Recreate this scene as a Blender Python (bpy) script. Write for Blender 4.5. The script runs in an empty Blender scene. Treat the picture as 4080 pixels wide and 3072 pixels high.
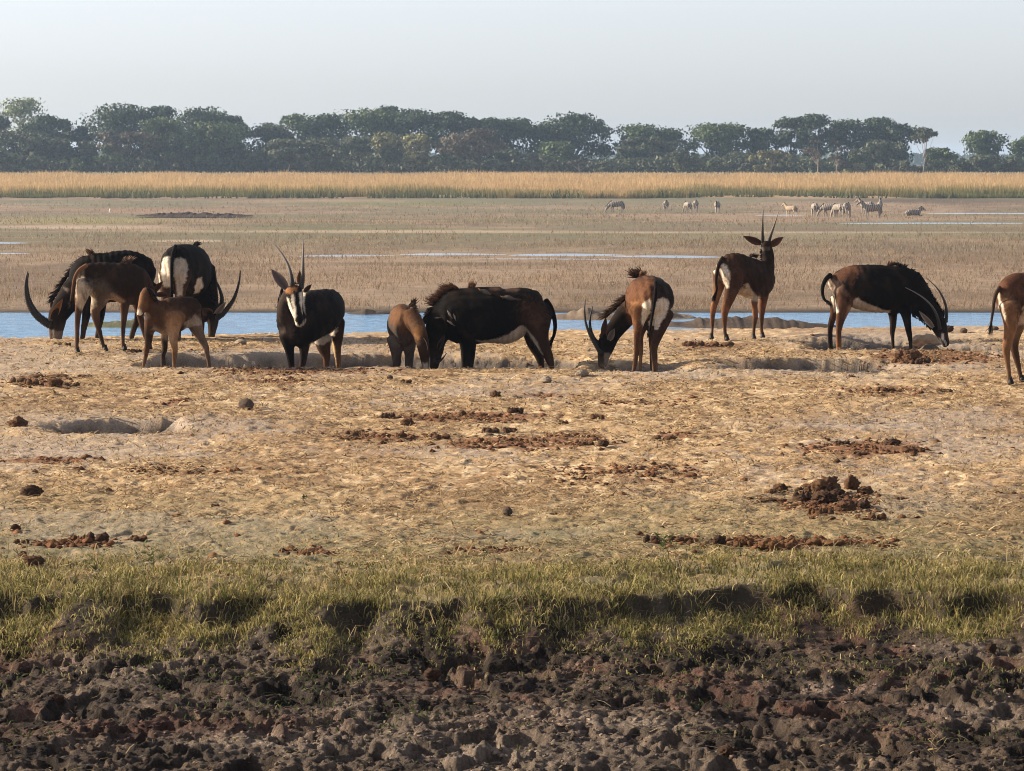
import bpy, math, random
import numpy as np
from mathutils import Vector, Matrix, noise as mnoise
from mathutils.kdtree import KDTree
from mathutils.bvhtree import BVHTree

R = math.radians
rng = np.random.default_rng(7)
random.seed(7)
sc = bpy.context.scene
COL = sc.collection

# ------------------------------------------------------------------ camera, sky, sun
HC = 2.42
FPX = 110.0 / 36.0 * 4080.0
PITCH = math.atan(886.0 / FPX)
cam_d = bpy.data.cameras.new('camera')
cam_d.lens = 110.0
cam_d.sensor_width = 36.0
cam_d.clip_start = 0.1
cam_d.clip_end = 12000.0
cam = bpy.data.objects.new('camera', cam_d)
COL.objects.link(cam)
cam.location = (0, 0, HC)
cam.rotation_euler = (math.pi / 2 - PITCH, 0, 0)
sc.camera = cam

SUN_EL = R(21)
SUN_AZ = R(-76)            # clockwise from +Y
sun_dir = Vector((math.sin(SUN_AZ) * math.cos(SUN_EL), math.cos(SUN_AZ) * math.cos(SUN_EL), math.sin(SUN_EL)))
world = bpy.data.worlds.new('World')
sc.world = world
world.use_nodes = True
wn = world.node_tree.nodes
bg = wn['Background']
sky = wn.new('ShaderNodeTexSky')
sky.sky_type = 'NISHITA'
sky.sun_disc = False
sky.sun_elevation = SUN_EL
sky.sun_rotation = SUN_AZ % (2 * math.pi)
sky.altitude = 900
sky.air_density = 1.0
sky.dust_density = 1.6
sky.ozone_density = 6.0
hsv = wn.new('ShaderNodeHueSaturation')          # dusty dry-season air: the same sky, paler
hsv.inputs['Saturation'].default_value = 0.34
tint = wn.new('ShaderNodeVectorMath'); tint.operation = 'MULTIPLY'
tint.inputs[1].default_value = (1.055, 1.0, 0.99)
world.node_tree.links.new(sky.outputs[0], hsv.inputs['Color'])
world.node_tree.links.new(hsv.outputs[0], tint.inputs[0])
world.node_tree.links.new(tint.outputs[0], bg.inputs[0])
bg.inputs[1].default_value = 0.087
sun_l = bpy.data.lights.new('sun', 'SUN')
sun_l.energy = 5.0
sun_l.angle = R(0.6)
sun_l.color = (1.0, 0.86, 0.67)
sun = bpy.data.objects.new('sun', sun_l)
COL.objects.link(sun)
sun.rotation_euler = (-sun_dir).to_track_quat('-Z', 'Y').to_euler()
sc.view_settings.view_transform = 'Standard'
sc.view_settings.look = 'None'
sc.view_settings.gamma = 1.0
sc.view_settings.use_curve_mapping = False
sc.view_settings.exposure = 1.3
sc.render.filter_size = 1.0
sc.cycles.filter_width = 1.0

# ------------------------------------------------------------------ pixel <-> world
cp, sp = math.cos(PITCH), math.sin(PITCH)

def P(px, py, D):
    u = (px - 2040.0) / FPX
    v = (py - 1536.0) / FPX
    dy = cp - v * sp
    dz = -sp - v * cp
    t = D / dy
    return Vector((u * t, D, HC + dz * t))

def slope(py):
    v = (py - 1536.0) / FPX
    return (sp + v * cp) / (cp - v * sp)

def Dfor(py, z=0.0):
    return (HC - z) / slope(py)

def to_px(V):
    V = np.asarray(V)
    x, y, z = V[..., 0], V[..., 1], V[..., 2] - HC
    f = y * cp - z * sp
    up = y * sp + z * cp
    return 2040 + FPX * x / f, 1536 - FPX * up / f

# ------------------------------------------------------------------ numpy noise
def _h(ix, iy, s):
    n = (ix * 374761393 + iy * 668265263 + s * 982451653) & 0xFFFFFFFF
    n = ((n ^ (n >> 13)) * 1274126177) & 0xFFFFFFFF
    n = n ^ (n >> 16)
    return (n & 0xFFFF) / 65535.0

def vnoise(x, y, s=0):
    ix = np.floor(x).astype(np.int64); iy = np.floor(y).astype(np.int64)
    fx = x - ix; fy = y - iy
    fx = fx * fx * (3 - 2 * fx); fy = fy * fy * (3 - 2 * fy)
    a = _h(ix, iy, s); b = _h(ix + 1, iy, s); c = _h(ix, iy + 1, s); d = _h(ix + 1, iy + 1, s)
    return (a * (1 - fx) + b * fx) * (1 - fy) + (c * (1 - fx) + d * fx) * fy

def fbm(x, y, s=0, o=4, g=0.5):
    t = 0; a = 1; n = 0
    c, sn = math.cos(0.6), math.sin(0.6)
    for i in range(o):
        t = t + a * vnoise(x, y, s + i * 17)
        n += a; a *= g
        x, y = (x * c - y * sn) * 2.03 + 5.1, (x * sn + y * c) * 2.03 + 1.7
    return t / n

def sst(a, b, x):
    t = np.clip((x - a) / (b - a), 0, 1)
    return t * t * (3 - 2 * t)

# ------------------------------------------------------------------ terrain
PZD = [0, 57, 60, 69.49, 69.5, 71.8, 74, 328, 425, 545, 560, 590, 640, 1000, 9000]
PZZ = [0, 0, 0, 0, -1.35, -0.98, -0.93, -2.7, -2.33, -0.8, -0.4, 0.4, 0.9, 1.2, 1.2]

def pit(x, y, px0, px1, D0, D1, depth, soft_f, soft_b, soft_s=0.4, wob=0.12, seed=3):
    """a dug hollow between two pixels' bearings, D0 front lip, D1 back lip"""
    xa = (px0 - 2040) / FPX * (D0 + D1) / 2
    xb = (px1 - 2040) / FPX * (D0 + D1) / 2
    yy = y + wob * 2 * (fbm(x * 1.3, y * 1.3, seed, 3) - 0.5)
    xx = x + wob * 4 * (fbm(x * 1.1, y * 1.1, seed + 5, 3) - 0.5)
    m = sst(D0, D0 + soft_f, yy) * (1 - sst(D1 - soft_b, D1, yy)) * sst(xa, xa + soft_s, xx) * (1 - sst(xb - soft_s, xb, xx))
    return -depth * m

def ledge(x):
    return 17.55 + 0.65 * (fbm(x * 0.9 + 9, x * 0 + 1.0, 4, 3) - 0.5) * 2 + 0.25 * (fbm(x * 4.0, x * 0 + 5.0, 14, 3) - 0.5) * 2 + 0.35 * np.exp(-((x - 2.0) / 0.6) ** 2)

def smoothH(x, y):
    x = np.asarray(x, float); y = np.asarray(y, float)
    bank = np.interp(y, PZD, PZZ)
    edge = 42.6 + 3.0 * (x / 14.0 + 0.5).clip(-0.5, 1.5) + 0.35 * (fbm(x * 0.5, y * 0 + 3, 8, 3) - 0.5)
    drop = -1.35 * sst(0, 1, (y - edge) / 14.0)
    river = np.where(y < 69.5, drop, 0)
    z = bank + river
    # lower, muddy foreshore
    led = ledge(x)
    lk = np.clip(0.15 + 1.1 * sst(0.38, 0.6, fbm(x * 1.7, x * 0 + 2.0, 18, 3)), 0, 1.1)
    z = z - 0.08 * (1 - sst(-1.2, 0.0, y - led)) - 0.12 * lk * (1 - sst(-0.12, 0.02, y - led)) - 0.12 * (1.1 - lk) * (1 - sst(-1.1, 0.0, y - led)) - 0.03 * (1 - sst(0.5, 0.62, y - led + 0.5 * (fbm(x * 2.5, y * 2.5, 16, 2) - .5)))
    z = z + 0.05 * (fbm(x * 0.35, y * 0.25, 21, 3) - 0.5) * sst(19, 22, y) * (1 - sst(45, 50, y))
    # hollows dug by the animals
    z = z + pit(x, y, 560, 1600, 37.0, 39.75, 0.46, 0.35, 0.12)
    z = z + pit(x, y, 1500, 2340, 37.0, 40.0, 0.38, 0.35, 1.3)
    z = z + pit(x, y, 2300, 2760, 36.45, 38.6, 0.10, 0.25, 0.9)
    z = z + pit(x, y, 2770, 3640, 36.6, 38.8, 0.30, 0.5, 0.12, 0.8)
    z = z + pit(x, y, 3180, 3800, 40.4, 43.2, 0.24, 0.4, 0.9, 0.6)
    z = z + pit(x, y, 3720, 4200, 40.2, 41.8, 0.14, 0.5, 0.4, 0.5)
    z = z + pit(x, y, 130, 680, 27.9, 29.5, 0.32, 0.3, 0.14, 0.5, wob=0.2)
    # clay thrown up on the right of the left hollow
    return z

def hummock(x, y, px, py, rx, ry, hgt):
    D = Dfor(py)
    cx = (px - 2040) / FPX * D
    d = ((x - cx) / rx) ** 2 + ((y - D) / ry) ** 2
    return hgt * np.exp(-d * 1.5)

def H(x, y):
    x = np.asarray(x, float); y = np.asarray(y, float)
    z = smoothH(x, y)
    land = (1 - sst(55, 60, y))
    mud = 1 - sst(16.6, 17.6, y)
    z = z + hummock(x, y, 760, 1690, 0.9, 0.5, 0.07) + hummock(x, y, 1050, 1700, 1.0, 0.5, 0.04) + hummock(x, y, 3010, 1455, 0.8, 0.8, 0.08)
    z = z + hummock(x, y, 3690, 1380, 0.22, 0.3, 0.16) + hummock(x, y, 3320, 1350, 0.6, 0.8, 0.08)
    z = z + hummock(x, y, 3860, 2590, 0.30, 0.25, 0.09)
    bare = sst(0.5, 0.62, fbm(x * 0.45 + 3, y * 0.3, 31, 3))
    pm = np.clip(-10 * (smoothH(x, y)), 0, 1) * (y > 20)
    rough = (0.030 - 0.012 * bare) * (fbm(x * 4.5, y * 4.0, 40, 4, 0.6) - 0.5) * 1.5
    rough = rough + 0.03 * (fbm(x * 16, y * 13, 45, 3, 0.6) - 0.5) * (1 + pm)
    rough = rough + 0.06 * pm * (fbm(x * 5, y * 5, 47, 3, 0.6) - 0.5)
    rough = rough - 0.012 * sst(0.60, 0.70, fbm(x * 3.6, y * 2.8, 49, 2)) * (1 - sst(43, 45, y)) + 0.006 * sst(.52, .6, fbm(x * 3.6, y * 2.8, 49, 2))
    r1 = 1 - np.abs(2 * fbm(x * 2.1, y * 1.6, 60, 3, 0.55) - 1)
    r2 = 1 - np.abs(2 * fbm(x * 6.5, y * 5.2, 66, 3, 0.6) - 1)
    r3 = fbm(x * 19, y * 15, 69, 3, 0.6)
    r4 = 1 - np.abs(2 * fbm(x * 13, y * 10, 71, 3, 0.65) - 1)
    flat = sst(0.42, 0.6, fbm(x * 1.2, y * 1.5, 83, 3))
    mr = 0.045 * (r1 - 0.75) + (0.014 * (r2 - 0.7) + 0.026 * (r4 - 0.6)) * (1 - 0.6 * flat) + 0.034 * (fbm(x * 32, y * 25, 69, 2, 0.6) - 0.5)
    mr = mr - 0.05 * sst(0.58, 0.66, fbm(x * 5.2 + 7, y * 3.0, 77, 2)) - 0.03 * sst(0.58, 0.64, fbm(x * 12 + 7, y * 7, 78, 2))
    z = z + land * (rough * (1 - mud) + mr * mud)
    far = sst(70, 76, y)
    z = z + far * 0.12 * (fbm(x * 0.12, y * 0.07, 90, 3) - 0.5) * (1 - sst(420, 600, y))
    return z

def Hs(x, y):
    return float(H(np.array([x]), np.array([y]))[0])

# ------------------------------------------------------------------ mesh helpers
def link(ob, parent=None, label=None, cat=None, group=None, kind=None):
    COL.objects.link(ob)
    if parent is not None:
        ob.parent = parent
        ob.matrix_parent_inverse = parent.matrix_basis.inverted()
    if label: ob['label'] = label
    if cat: ob['category'] = cat
    if group: ob['group'] = group
    if kind: ob['kind'] = kind
    return ob

def mesh_arr(name, V, faces, col=None, smooth=True):
    V = np.asarray(V, dtype=np.float32).reshape(-1, 3)
    me = bpy.data.meshes.new(name)
    me.vertices.add(len(V))
    me.vertices.foreach_set('co', V.ravel())
    fl = [np.asarray(f, dtype=np.int32) for f in faces if len(f)]
    loops = np.concatenate([f.ravel() for f in fl])
    sizes = np.concatenate([np.full(len(f), f.shape[1], dtype=np.int32) for f in fl])
    starts = np.concatenate([[0], np.cumsum(sizes)[:-1]]).astype(np.int32)
    me.loops.add(len(loops))
    me.loops.foreach_set('vertex_index', loops)
    me.polygons.add(len(sizes))
    me.polygons.foreach_set('loop_start', starts)
    me.polygons.foreach_set('use_smooth', np.full(len(sizes), smooth, dtype=bool))
    me.update(calc_edges=True)
    if col is not None:
        set_col(me, col)
    return me

def set_col(me, col):
    col = np.asarray(col, dtype=np.float32).reshape(-1, 3)
    a = me.color_attributes.new('Col', 'FLOAT_COLOR', 'POINT')
    c4 = np.ones((len(col), 4), dtype=np.float32)
    c4[:, :3] = np.clip(col, 0, 1)
    a.data.foreach_set('color', c4.ravel())

def obj(name, me, mat=None, parent=None, **k):
    if mat is not None:
        me.materials.clear(); me.materials.append(mat)
    return link(bpy.data.objects.new(name, me), parent, **k)

def empty(name, loc, **k):
    o = bpy.data.objects.new(name, None)
    o.location = loc
    o.empty_display_size = 0.1
    return link(o, None, **k)

# ------------------------------------------------------------------ materials
def mat_col(name, rough=0.8, nscale=40.0, namp=0.35, bump=0.3, bscale=60.0, bdist=0.01, spec=0.3, sheen=0.0,
            trans=0.0, color=None, stretch=None, detail=6.0):
    m = bpy.data.materials.new(name)
    m.use_nodes = True
    nt = m.node_tree; N = nt.nodes; L = nt.links
    b = N['Principled BSDF']
    b.inputs['Roughness'].default_value = rough
    b.inputs['Specular IOR Level'].default_value = spec
    if sheen:
        b.inputs['Sheen Weight'].default_value = sheen
        b.inputs['Sheen Roughness'].default_value = 0.5
    tc = N.new('ShaderNodeTexCoord')
    src = tc.outputs['Object']
    if stretch:
        mp = N.new('ShaderNodeMapping'); mp.inputs['Scale'].default_value = stretch
        L.new(src, mp.inputs['Vector']); src = mp.outputs['Vector']
    if color is None:
        at = N.new('ShaderNodeAttribute'); at.attribute_name = 'Col'
        base = at.outputs['Color']
    else:
        rgb = N.new('ShaderNodeRGB'); rgb.outputs[0].default_value = (*color, 1)
        base = rgb.outputs[0]
    n1 = N.new('ShaderNodeTexNoise'); n1.inputs['Scale'].default_value = nscale
    n1.inputs['Detail'].default_value = detail; n1.inputs['Roughness'].default_value = 0.65
    L.new(src, n1.inputs['Vector'])
    mr = N.new('ShaderNodeMapRange')
    mr.inputs['From Min'].default_value = 0.25; mr.inputs['From Max'].default_value = 0.75
    mr.inputs['To Min'].default_value = 1 - namp; mr.inputs['To Max'].default_value = 1 + namp
    L.new(n1.outputs['Fac'], mr.inputs['Value'])
    vm = N.new('ShaderNodeVectorMath'); vm.operation = 'SCALE'
    L.new(base, vm.inputs[0]); L.new(mr.outputs['Result'], vm.inputs['Scale'])
    L.new(vm.outputs['Vector'], b.inputs['Base Color'])
    if bump:
        n2 = N.new('ShaderNodeTexNoise'); n2.inputs['Scale'].default_value = bscale
        n2.inputs['Detail'].default_value = 8.0; n2.inputs['Roughness'].default_value = 0.7
        L.new(src, n2.inputs['Vector'])
        bp = N.new('ShaderNodeBump'); bp.inputs['Strength'].default_value = bump
        bp.inputs['Distance'].default_value = bdist
        L.new(n2.outputs['Fac'], bp.inputs['Height']); L.new(bp.outputs['Normal'], b.inputs['Normal'])
    if trans:
        tb = N.new('ShaderNodeBsdfTranslucent')
        L.new(vm.outputs['Vector'], tb.inputs['Color'])
        mx = N.new('ShaderNodeMixShader'); mx.inputs[0].default_value = trans
        L.new(b.outputs[0], mx.inputs[1]); L.new(tb.outputs[0], mx.inputs[2])
        L.new(mx.outputs[0], N['Material Output'].inputs['Surface'])
    return m

M = {}
M['bank'] = mat_col('bank_earth', rough=0.95, nscale=55, namp=0.38, bump=0.9, bscale=42, bdist=0.03, spec=0.15)
M['mud'] = mat_col('damp_mud', rough=0.85, nscale=70, namp=0.5, bump=1.0, bscale=60, bdist=0.03, spec=0.12)
M['plain'] = mat_col('plain_earth', rough=0.95, nscale=1.4, namp=0.3, bump=0.7, bscale=2.0, bdist=0.12, spec=0.1, detail=10)
M['fur'] = mat_col('short_fur', rough=0.8, nscale=55, namp=0.25, bump=0.5, bscale=110, bdist=0.006, spec=0.05)
M['hair'] = mat_col('coarse_hair', rough=0.6, nscale=50, namp=0.3, bump=0, spec=0.08, trans=0.12)
M['horn'] = mat_col('horn', rough=0.6, nscale=60, namp=0.25, bump=0.2, bscale=80, bdist=0.004, spec=0.2)
M['eye'] = mat_col('eye', rough=0.12, nscale=5, namp=0.05, bump=0, spec=0.6, color=(0.006, 0.004, 0.003))
M['dung'] = mat_col('dry_dung', rough=0.95, nscale=35, namp=0.45, bump=1.0, bscale=45, bdist=0.02, spec=0.1, color=(0.15, 0.080, 0.045))
M['dung_dark'] = mat_col('dark_dung', rough=0.9, nscale=35, namp=0.45, bump=1.0, bscale=50, bdist=0.02, spec=0.15, color=(0.098, 0.054, 0.034))
M['dung_orange'] = mat_col('crumbled_dung', rough=0.95, nscale=35, namp=0.4, bump=1.0, bscale=50, bdist=0.02, spec=0.1, color=(0.20, 0.10, 0.046))
M['stone'] = mat_col('grey_stone', rough=0.9, nscale=25, namp=0.3, bump=0.8, bscale=40, bdist=0.015, spec=0.2, color=(0.26, 0.205, 0.155))
M['ball'] = mat_col('grey_brown_ball', rough=0.95, nscale=30, namp=0.35, bump=1.0, bscale=60, bdist=0.02, spec=0.1, color=(0.13, 0.092, 0.072))
M['clay'] = mat_col('pale_clay', rough=0.95, nscale=18, namp=0.2, bump=0.8, bscale=20, bdist=0.03, spec=0.1, color=(0.37, 0.265, 0.17))
M['mudclod'] = mat_col('mud_clods', rough=0.95, nscale=50, namp=0.5, bump=0.9, bscale=50, bdist=0.02, spec=0.08)
M['grass'] = mat_col('grass_blades', rough=0.7, nscale=2.5, namp=0.45, bump=0, spec=0.12, trans=0.34)
M['leaf'] = mat_col('tree_leaves', rough=0.65, nscale=0.6, namp=0.35, bump=0, spec=0.15, trans=0.15)
M['bark'] = mat_col('tree_bark', rough=0.9, nscale=3, namp=0.3, bump=0.4, bscale=6, bdist=0.05, spec=0.1)

def water_mat():
    m = bpy.data.materials.new('river_water')
    m.use_nodes = True
    nt = m.node_tree; N = nt.nodes; L = nt.links
    b = N['Principled BSDF']
    b.inputs['Base Color'].default_value = (0.17, 0.36, 0.60, 1)
    b.inputs['Roughness'].default_value = 0.08
    b.inputs['IOR'].default_value = 1.33
    b.inputs['Specular IOR Level'].default_value = 0.5
    tc = N.new('ShaderNodeTexCoord')
    hs = []
    for scl, dist, strg in (((0.8, 2.4, 1), 0.22, 1.0), ((3.0, 7.0, 1), 0.05, 1.0)):
        mp = N.new('ShaderNodeMapping'); mp.inputs['Scale'].default_value = scl
        L.new(tc.outputs['Object'], mp.inputs['Vector'])
        n = N.new('ShaderNodeTexNoise'); n.inputs['Scale'].default_value = 1.0
        n.inputs['Detail'].default_value = 4; n.inputs['Roughness'].default_value = 0.6
        L.new(mp.outputs[0], n.inputs['Vector'])
        bp = N.new('ShaderNodeBump'); bp.inputs['Strength'].default_value = strg
        bp.inputs['Distance'].default_value = dist
        L.new(n.outputs['Fac'], bp.inputs['Height'])
        if hs: L.new(hs[-1].outputs[0], bp.inputs['Normal'])
        hs.append(bp)
    L.new(hs[-1].outputs[0], b.inputs['Normal'])
    return m
M['water'] = water_mat()
M['shallow'] = water_mat(); M['shallow'].name = 'shallow_water'
_b = M['shallow'].node_tree.nodes['Principled BSDF']
_b.inputs['Base Color'].default_value = (0.26, 0.33, 0.42, 1)
_b.inputs['Roughness'].default_value = 0.3

# ------------------------------------------------------------------ ground sheets
def mixc(a, b, w):
    w = np.asarray(w)[..., None]
    return a * (1 - w) + b * w

DUNGZ = [(1880, 1660, 330, 26, .9), (1500, 1738, 260, 22, .8), (2050, 1765, 420, 34, .75), (3450, 1790, 300, 34, .9), (3300, 2010, 290, 60, .7),
         (3150, 2168, 470, 24, 1), (170, 1520, 170, 30, .8), (1150, 1478, 560, 26, .6), (3700, 1420, 300, 34, .8), (2850, 1376, 130, 12, 1),
         (2300, 1742, 160, 22, .9), (700, 1600, 120, 14, .6), (1950, 2195, 180, 14, .7), (300, 2165, 300, 24, .5), (180, 1835, 300, 14, .7),
         (2700, 1735, 100, 16, .8), (3550, 1560, 260, 28, .5), (1100, 1520, 230, 14, .7), (3450, 2240, 260, 18, .5), (1250, 2200, 160, 14, .5),
         (2150, 1575, 200, 14, .5), (600, 1880, 420, 26, .35), (2500, 1880, 500, 50, .35), (3900, 1430, 200, 20, .6), (2600, 1600, 400, 20, .35)]

def dungmask(px, py):
    m = np.zeros_like(px)
    for a, b, c, d, s in DUNGZ:
        r = ((px - a) / c) ** 2 + ((py - b) / d) ** 2
        m = np.maximum(m, s * np.exp(-r * 1.1))
    return m

def near_color(x, y, z, slopez):
    V = np.stack([x, y, z], -1)
    px, py = to_px(V)
    c_straw = np.array([0.43, 0.292, 0.160]); c_straw2 = np.array([0.27, 0.165, 0.082])
    c_bare = np.array([0.34, 0.268, 0.205]); c_dung = np.array([0.15, 0.068, 0.032]); c_green = np.array([0.17, 0.15, 0.075])
    n1 = fbm(x * 1.2, y * 0.9, 100, 4); n2 = fbm(x * 7, y * 5, 104, 4, 0.65); n3 = fbm(x * 30, y * 22, 109, 2)
    n4 = fbm(x * 11, y * 8, 113, 3, 0.6)
    c = mixc(c_straw, c_straw2, 0.9 * sst(0.44, 0.6, 0.3 * n1 + 0.35 * n2 + 0.35 * n4))
    c = mixc(c, np.array([0.12, 0.075, 0.043]), 0.85 * sst(0.58, 0.66, 0.5 * n4 + 0.5 * n2))
    c = mixc(c, np.array([0.62, 0.47, 0.29]), 0.85 * sst(0.57, 0.66, fbm(x * 14, y * 9, 117, 2)) * (n1 > 0.4))
    bare = sst(0.47, 0.58, 0.6 * fbm(x * 0.45 + 3, y * 0.3, 31, 3) + 0.4 * n2)
    lm = 0.95 * bare * (1 - 0.6 * sst(0.45, 0.7, n3))
    brn = sst(0.52, 0.62, 0.6 * fbm(x * 0.7 + 11, y * 0.35, 161, 3) + 0.4 * n2)
    c = mixc(c, np.array([0.215, 0.125, 0.062]), 0.65 * brn)
    for a, b, cc, d in ((300, 1680, 420, 48), (700, 1690, 330, 36), (250, 1800, 380, 42), (3250, 1460, 520, 34), (3500, 1350, 420, 36), (3500, 1690, 500, 26),
                        (3550, 2010, 330, 50), (2050, 2130, 420, 24), (900, 1420, 480, 26), (3800, 1380, 300, 24), (2650, 1480, 260, 20), (300, 2130, 300, 20)):
        r = ((px - a) / cc) ** 2 + ((py - b) / d) ** 2
        lm = np.maximum(lm, np.exp(-r * 1.1) * (0.6 + 1.0 * n2))
    c = mixc(c, c_bare, np.clip(lm, 0, 1))
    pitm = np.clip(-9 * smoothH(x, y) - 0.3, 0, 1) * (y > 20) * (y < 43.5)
    c = mixc(c, np.array([0.125, 0.100, 0.082]) * (0.6 + 0.8 * n4)[..., None], np.clip(pitm * 1.4, 0, 1))  # shade inside the hollows painted in as darker earth
    dm = dungmask(px, py)
    dmk = sst(0.30, 0.5, dm * (0.35 + 1.1 * n2) + 0.10 * sst(0.6, .7, n2))
    c = mixc(c, c_dung * 1.25, dmk * 0.9)
    g = (1 - sst(19.4, 24.5, y + 1.5 * (n1 - 0.5) * 2))
    c = mixc(c, c_green, g * 0.75 * (0.4 + n2))
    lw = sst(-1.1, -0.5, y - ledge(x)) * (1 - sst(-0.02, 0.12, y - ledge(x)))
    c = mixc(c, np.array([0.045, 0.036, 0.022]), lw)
    # wet bank down to the river
    wet = sst(46, 53, y)
    c = mixc(c, np.array([0.11, 0.08, 0.055]), wet)
    # mud of the foreshore
    md = 1 - sst(-0.3, 0.1, y - ledge(x))
    m1 = fbm(x * 1.1, y * 0.9, 130, 4); m2 = fbm(x * 5, y * 4, 134, 4, 0.6); m3 = fbm(x * 0.6 + 2, y * 0.5, 139, 3)
    mc = mixc(np.array([0.022, 0.015, 0.011]), np.array([0.085, 0.060, 0.042]), sst(0.35, 0.68, m2))
    mc = mixc(mc, np.array([0.066, 0.029, 0.021]), 0.75 * sst(0.50, 0.62, 0.6 * m1 + 0.4 * m2) * sst(14.2, 14.8, y))
    pale = sst(0.50, 0.66, 0.7 * m3 + 0.3 * m2 + 0.13 * (1 - sst(13.4, 15.2, y)) - 0.04)
    mc = mixc(mc, np.array([0.125, 0.095, 0.072]), pale * 0.6)
    for a, b, cc, d in ((3830, 2585, 190, 45), (3300, 2740, 260, 30), (3900, 2850, 260, 60), (1100, 2960, 500, 60), (1900, 3000, 500, 50), (2500, 2880, 300, 25)):
        r = ((px - a) / cc) ** 2 + ((py - b) / d) ** 2
        mc = mixc(mc, np.array([0.175, 0.135, 0.104]), np.clip(np.exp(-r * 1.3) * (0.1 + 1.0 * m2), 0, 0.85))
    mc = mc * (0.45 + 1.25 * fbm(x * 38, y * 26, 151, 2, .7))[:, None] * (0.6 + 0.8 * fbm(x * 14, y * 10, 155, 2))[:, None] * 1.12
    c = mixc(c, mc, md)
    return c

def grid_cols(n, core):
    u = np.linspace(-core, core, n)
    out = np.array([0.24, 0.3, 0.4, 0.6, 1.0])
    return np.concatenate([-out[::-1], u, out])

def sheet(name, ys, us, extra, mat, colf, label=None):
    Y, U = np.meshgrid(ys, us, indexing='ij')
    wid = np.maximum(Y, 9)
    X = U * wid + np.sign(U) * np.where(np.abs(U) > 0.21, (np.abs(U) - 0.21) * extra, 0)
    Z = H(X.ravel(), Y.ravel()).reshape(X.shape)
    V = np.stack([X, Y, Z], -1).reshape(-1, 3)
    r, c = X.shape
    idx = np.arange(r * c).reshape(r, c)
    q = np.stack([idx[:-1, :-1], idx[:-1, 1:], idx[1:, 1:], idx[1:, :-1]], -1).reshape(-1, 4)
    colr = colf(X.ravel(), Y.ravel(), Z.ravel(), None)
    me = mesh_arr(name, V, [q], colr)
    return obj(name, me, mat, kind='structure')

def rows(a, b, f):
    ys = [a]
    while ys[-1] < b:
        ys.append(ys[-1] + f(ys[-1]))
    ys[-1] = b
    return np.array(ys)

us_near = grid_cols(580, 0.185)
ys_mud = np.concatenate([np.array([-50, -10, 0, 5, 8, 10, 11, 12]), rows(12.6, 17.6, lambda y: 0.016)])
ys_bank = rows(17.6, 58, lambda y: 0.028 * (y / 17.6) ** 1.15 if y < 46 else 0.25)
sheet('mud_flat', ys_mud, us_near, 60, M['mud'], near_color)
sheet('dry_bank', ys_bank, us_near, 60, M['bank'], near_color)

PONDS = [  # px0, px1, py centre, half height px
    (1180, 1600, 1019, 3), (1560, 2050, 1014, 8), (2000, 2520, 1017, 9), (2380, 2880, 1022, 5), (1700, 2500, 1034, 2), (-300, 150, 968, 7), (3640, 4400, 851, 5), (3300, 4200, 889, 3), (-200, 180, 1012, 4), (560, 1000, 862, 4), (2990, 3240, 858, 3)]

def plain_color(x, y, z, s):
    V = np.stack([x, y, z], -1)
    px, py = to_px(V)
    L1 = fbm(x * 0.05, y * 0.04, 200, 4); L2 = fbm(x * 0.4, y * 0.16, 204, 4, 0.6); L3 = fbm(x * 0.02, y * 0.05, 210, 3)
    c = mixc(np.array([0.245, 0.180, 0.124]), np.array([0.155, 0.112, 0.078]), sst(0.38, 0.62, 0.5 * L1 + 0.5 * L2))
    c = mixc(c, np.array([0.135, 0.135, 0.082]), 0.75 * sst(0.46, 0.58, 0.6 * L3 + 0.4 * L1) * sst(110, 190, y))
    for a, b, w, h, colr, s_ in ((300, 880, 420, 14, (0.20, 0.19, 0.08), .8), (1250, 905, 520, 22, (0.13, 0.12, 0.07), .9), (300, 905, 400, 8, (.36, .29, .21), .8),
                                 (1500, 922, 900, 6, (.36, .28, .2), .8), (3000, 915, 900, 8, (.15, .11, .08), .9), (3000, 926, 1100, 4, (.40, .31, .22), .55),
                                 (2700, 900, 800, 6, (.15, .12, .08), .6), (1600, 812, 500, 10, (.14, .15, .07), .7), (3700, 800, 500, 10, (.10, .075, .055), .9),
                                 (3650, 985, 300, 26, (.12, .10, .075), .7), (750, 960, 160, 5, (.4, .33, .25), .9), (2600, 815, 500, 16, (.16, .14, .09), .7),
                                 (2250, 1180, 300, 12, (.13, .10, .07), .5), (1750, 1052, 600, 8, (.12, .095, .07), .9), (800, 1010, 700, 10, (.17,.13,.09), .6), (3300, 1100, 500, 14, (.19,.15,.10), .7), (500, 1190, 500, 12, (.20,.15,.10), .6), (2900, 980, 500, 8, (.14,.11,.08), .8), (2050, 870, 600, 10, (.15,.13,.08), .7), (600, 835, 600, 8, (.24,.16,.11), .8)):
        r = ((px - a) / w) ** 2 + ((py - b) / h) ** 2
        c = mixc(c, np.array(colr), np.clip(s_ * np.exp(-r ** 2) * (0.5 + L2), 0, 1))
    c = mixc(c, np.array([0.05, 0.04, 0.032]), 1 - sst(71.5, 73.6, y + 1.2 * (L2 - 0.5)))
    c = mixc(c, np.array([0.30, 0.2, 0.10]), sst(425, 440, y))
    c = mixc(c, np.array([0.36, 0.27, 0.16]), sst(560, 575, y))
    c = mixc(c, np.array([0.10, 0.10, 0.06]), sst(640, 700, y))
    return c

ys_far = np.concatenate([rows(58, 70, lambda y: 1.0), rows(70, 345, lambda y: 0.35 * (y / 70) ** 1.5)[1:], rows(345, 700, lambda y: 8)[1:], np.array([900, 1400, 2500, 4880])])
sheet('floodplain', ys_far, grid_cols(220, 0.2), 300, M['plain'], plain_color)

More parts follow.
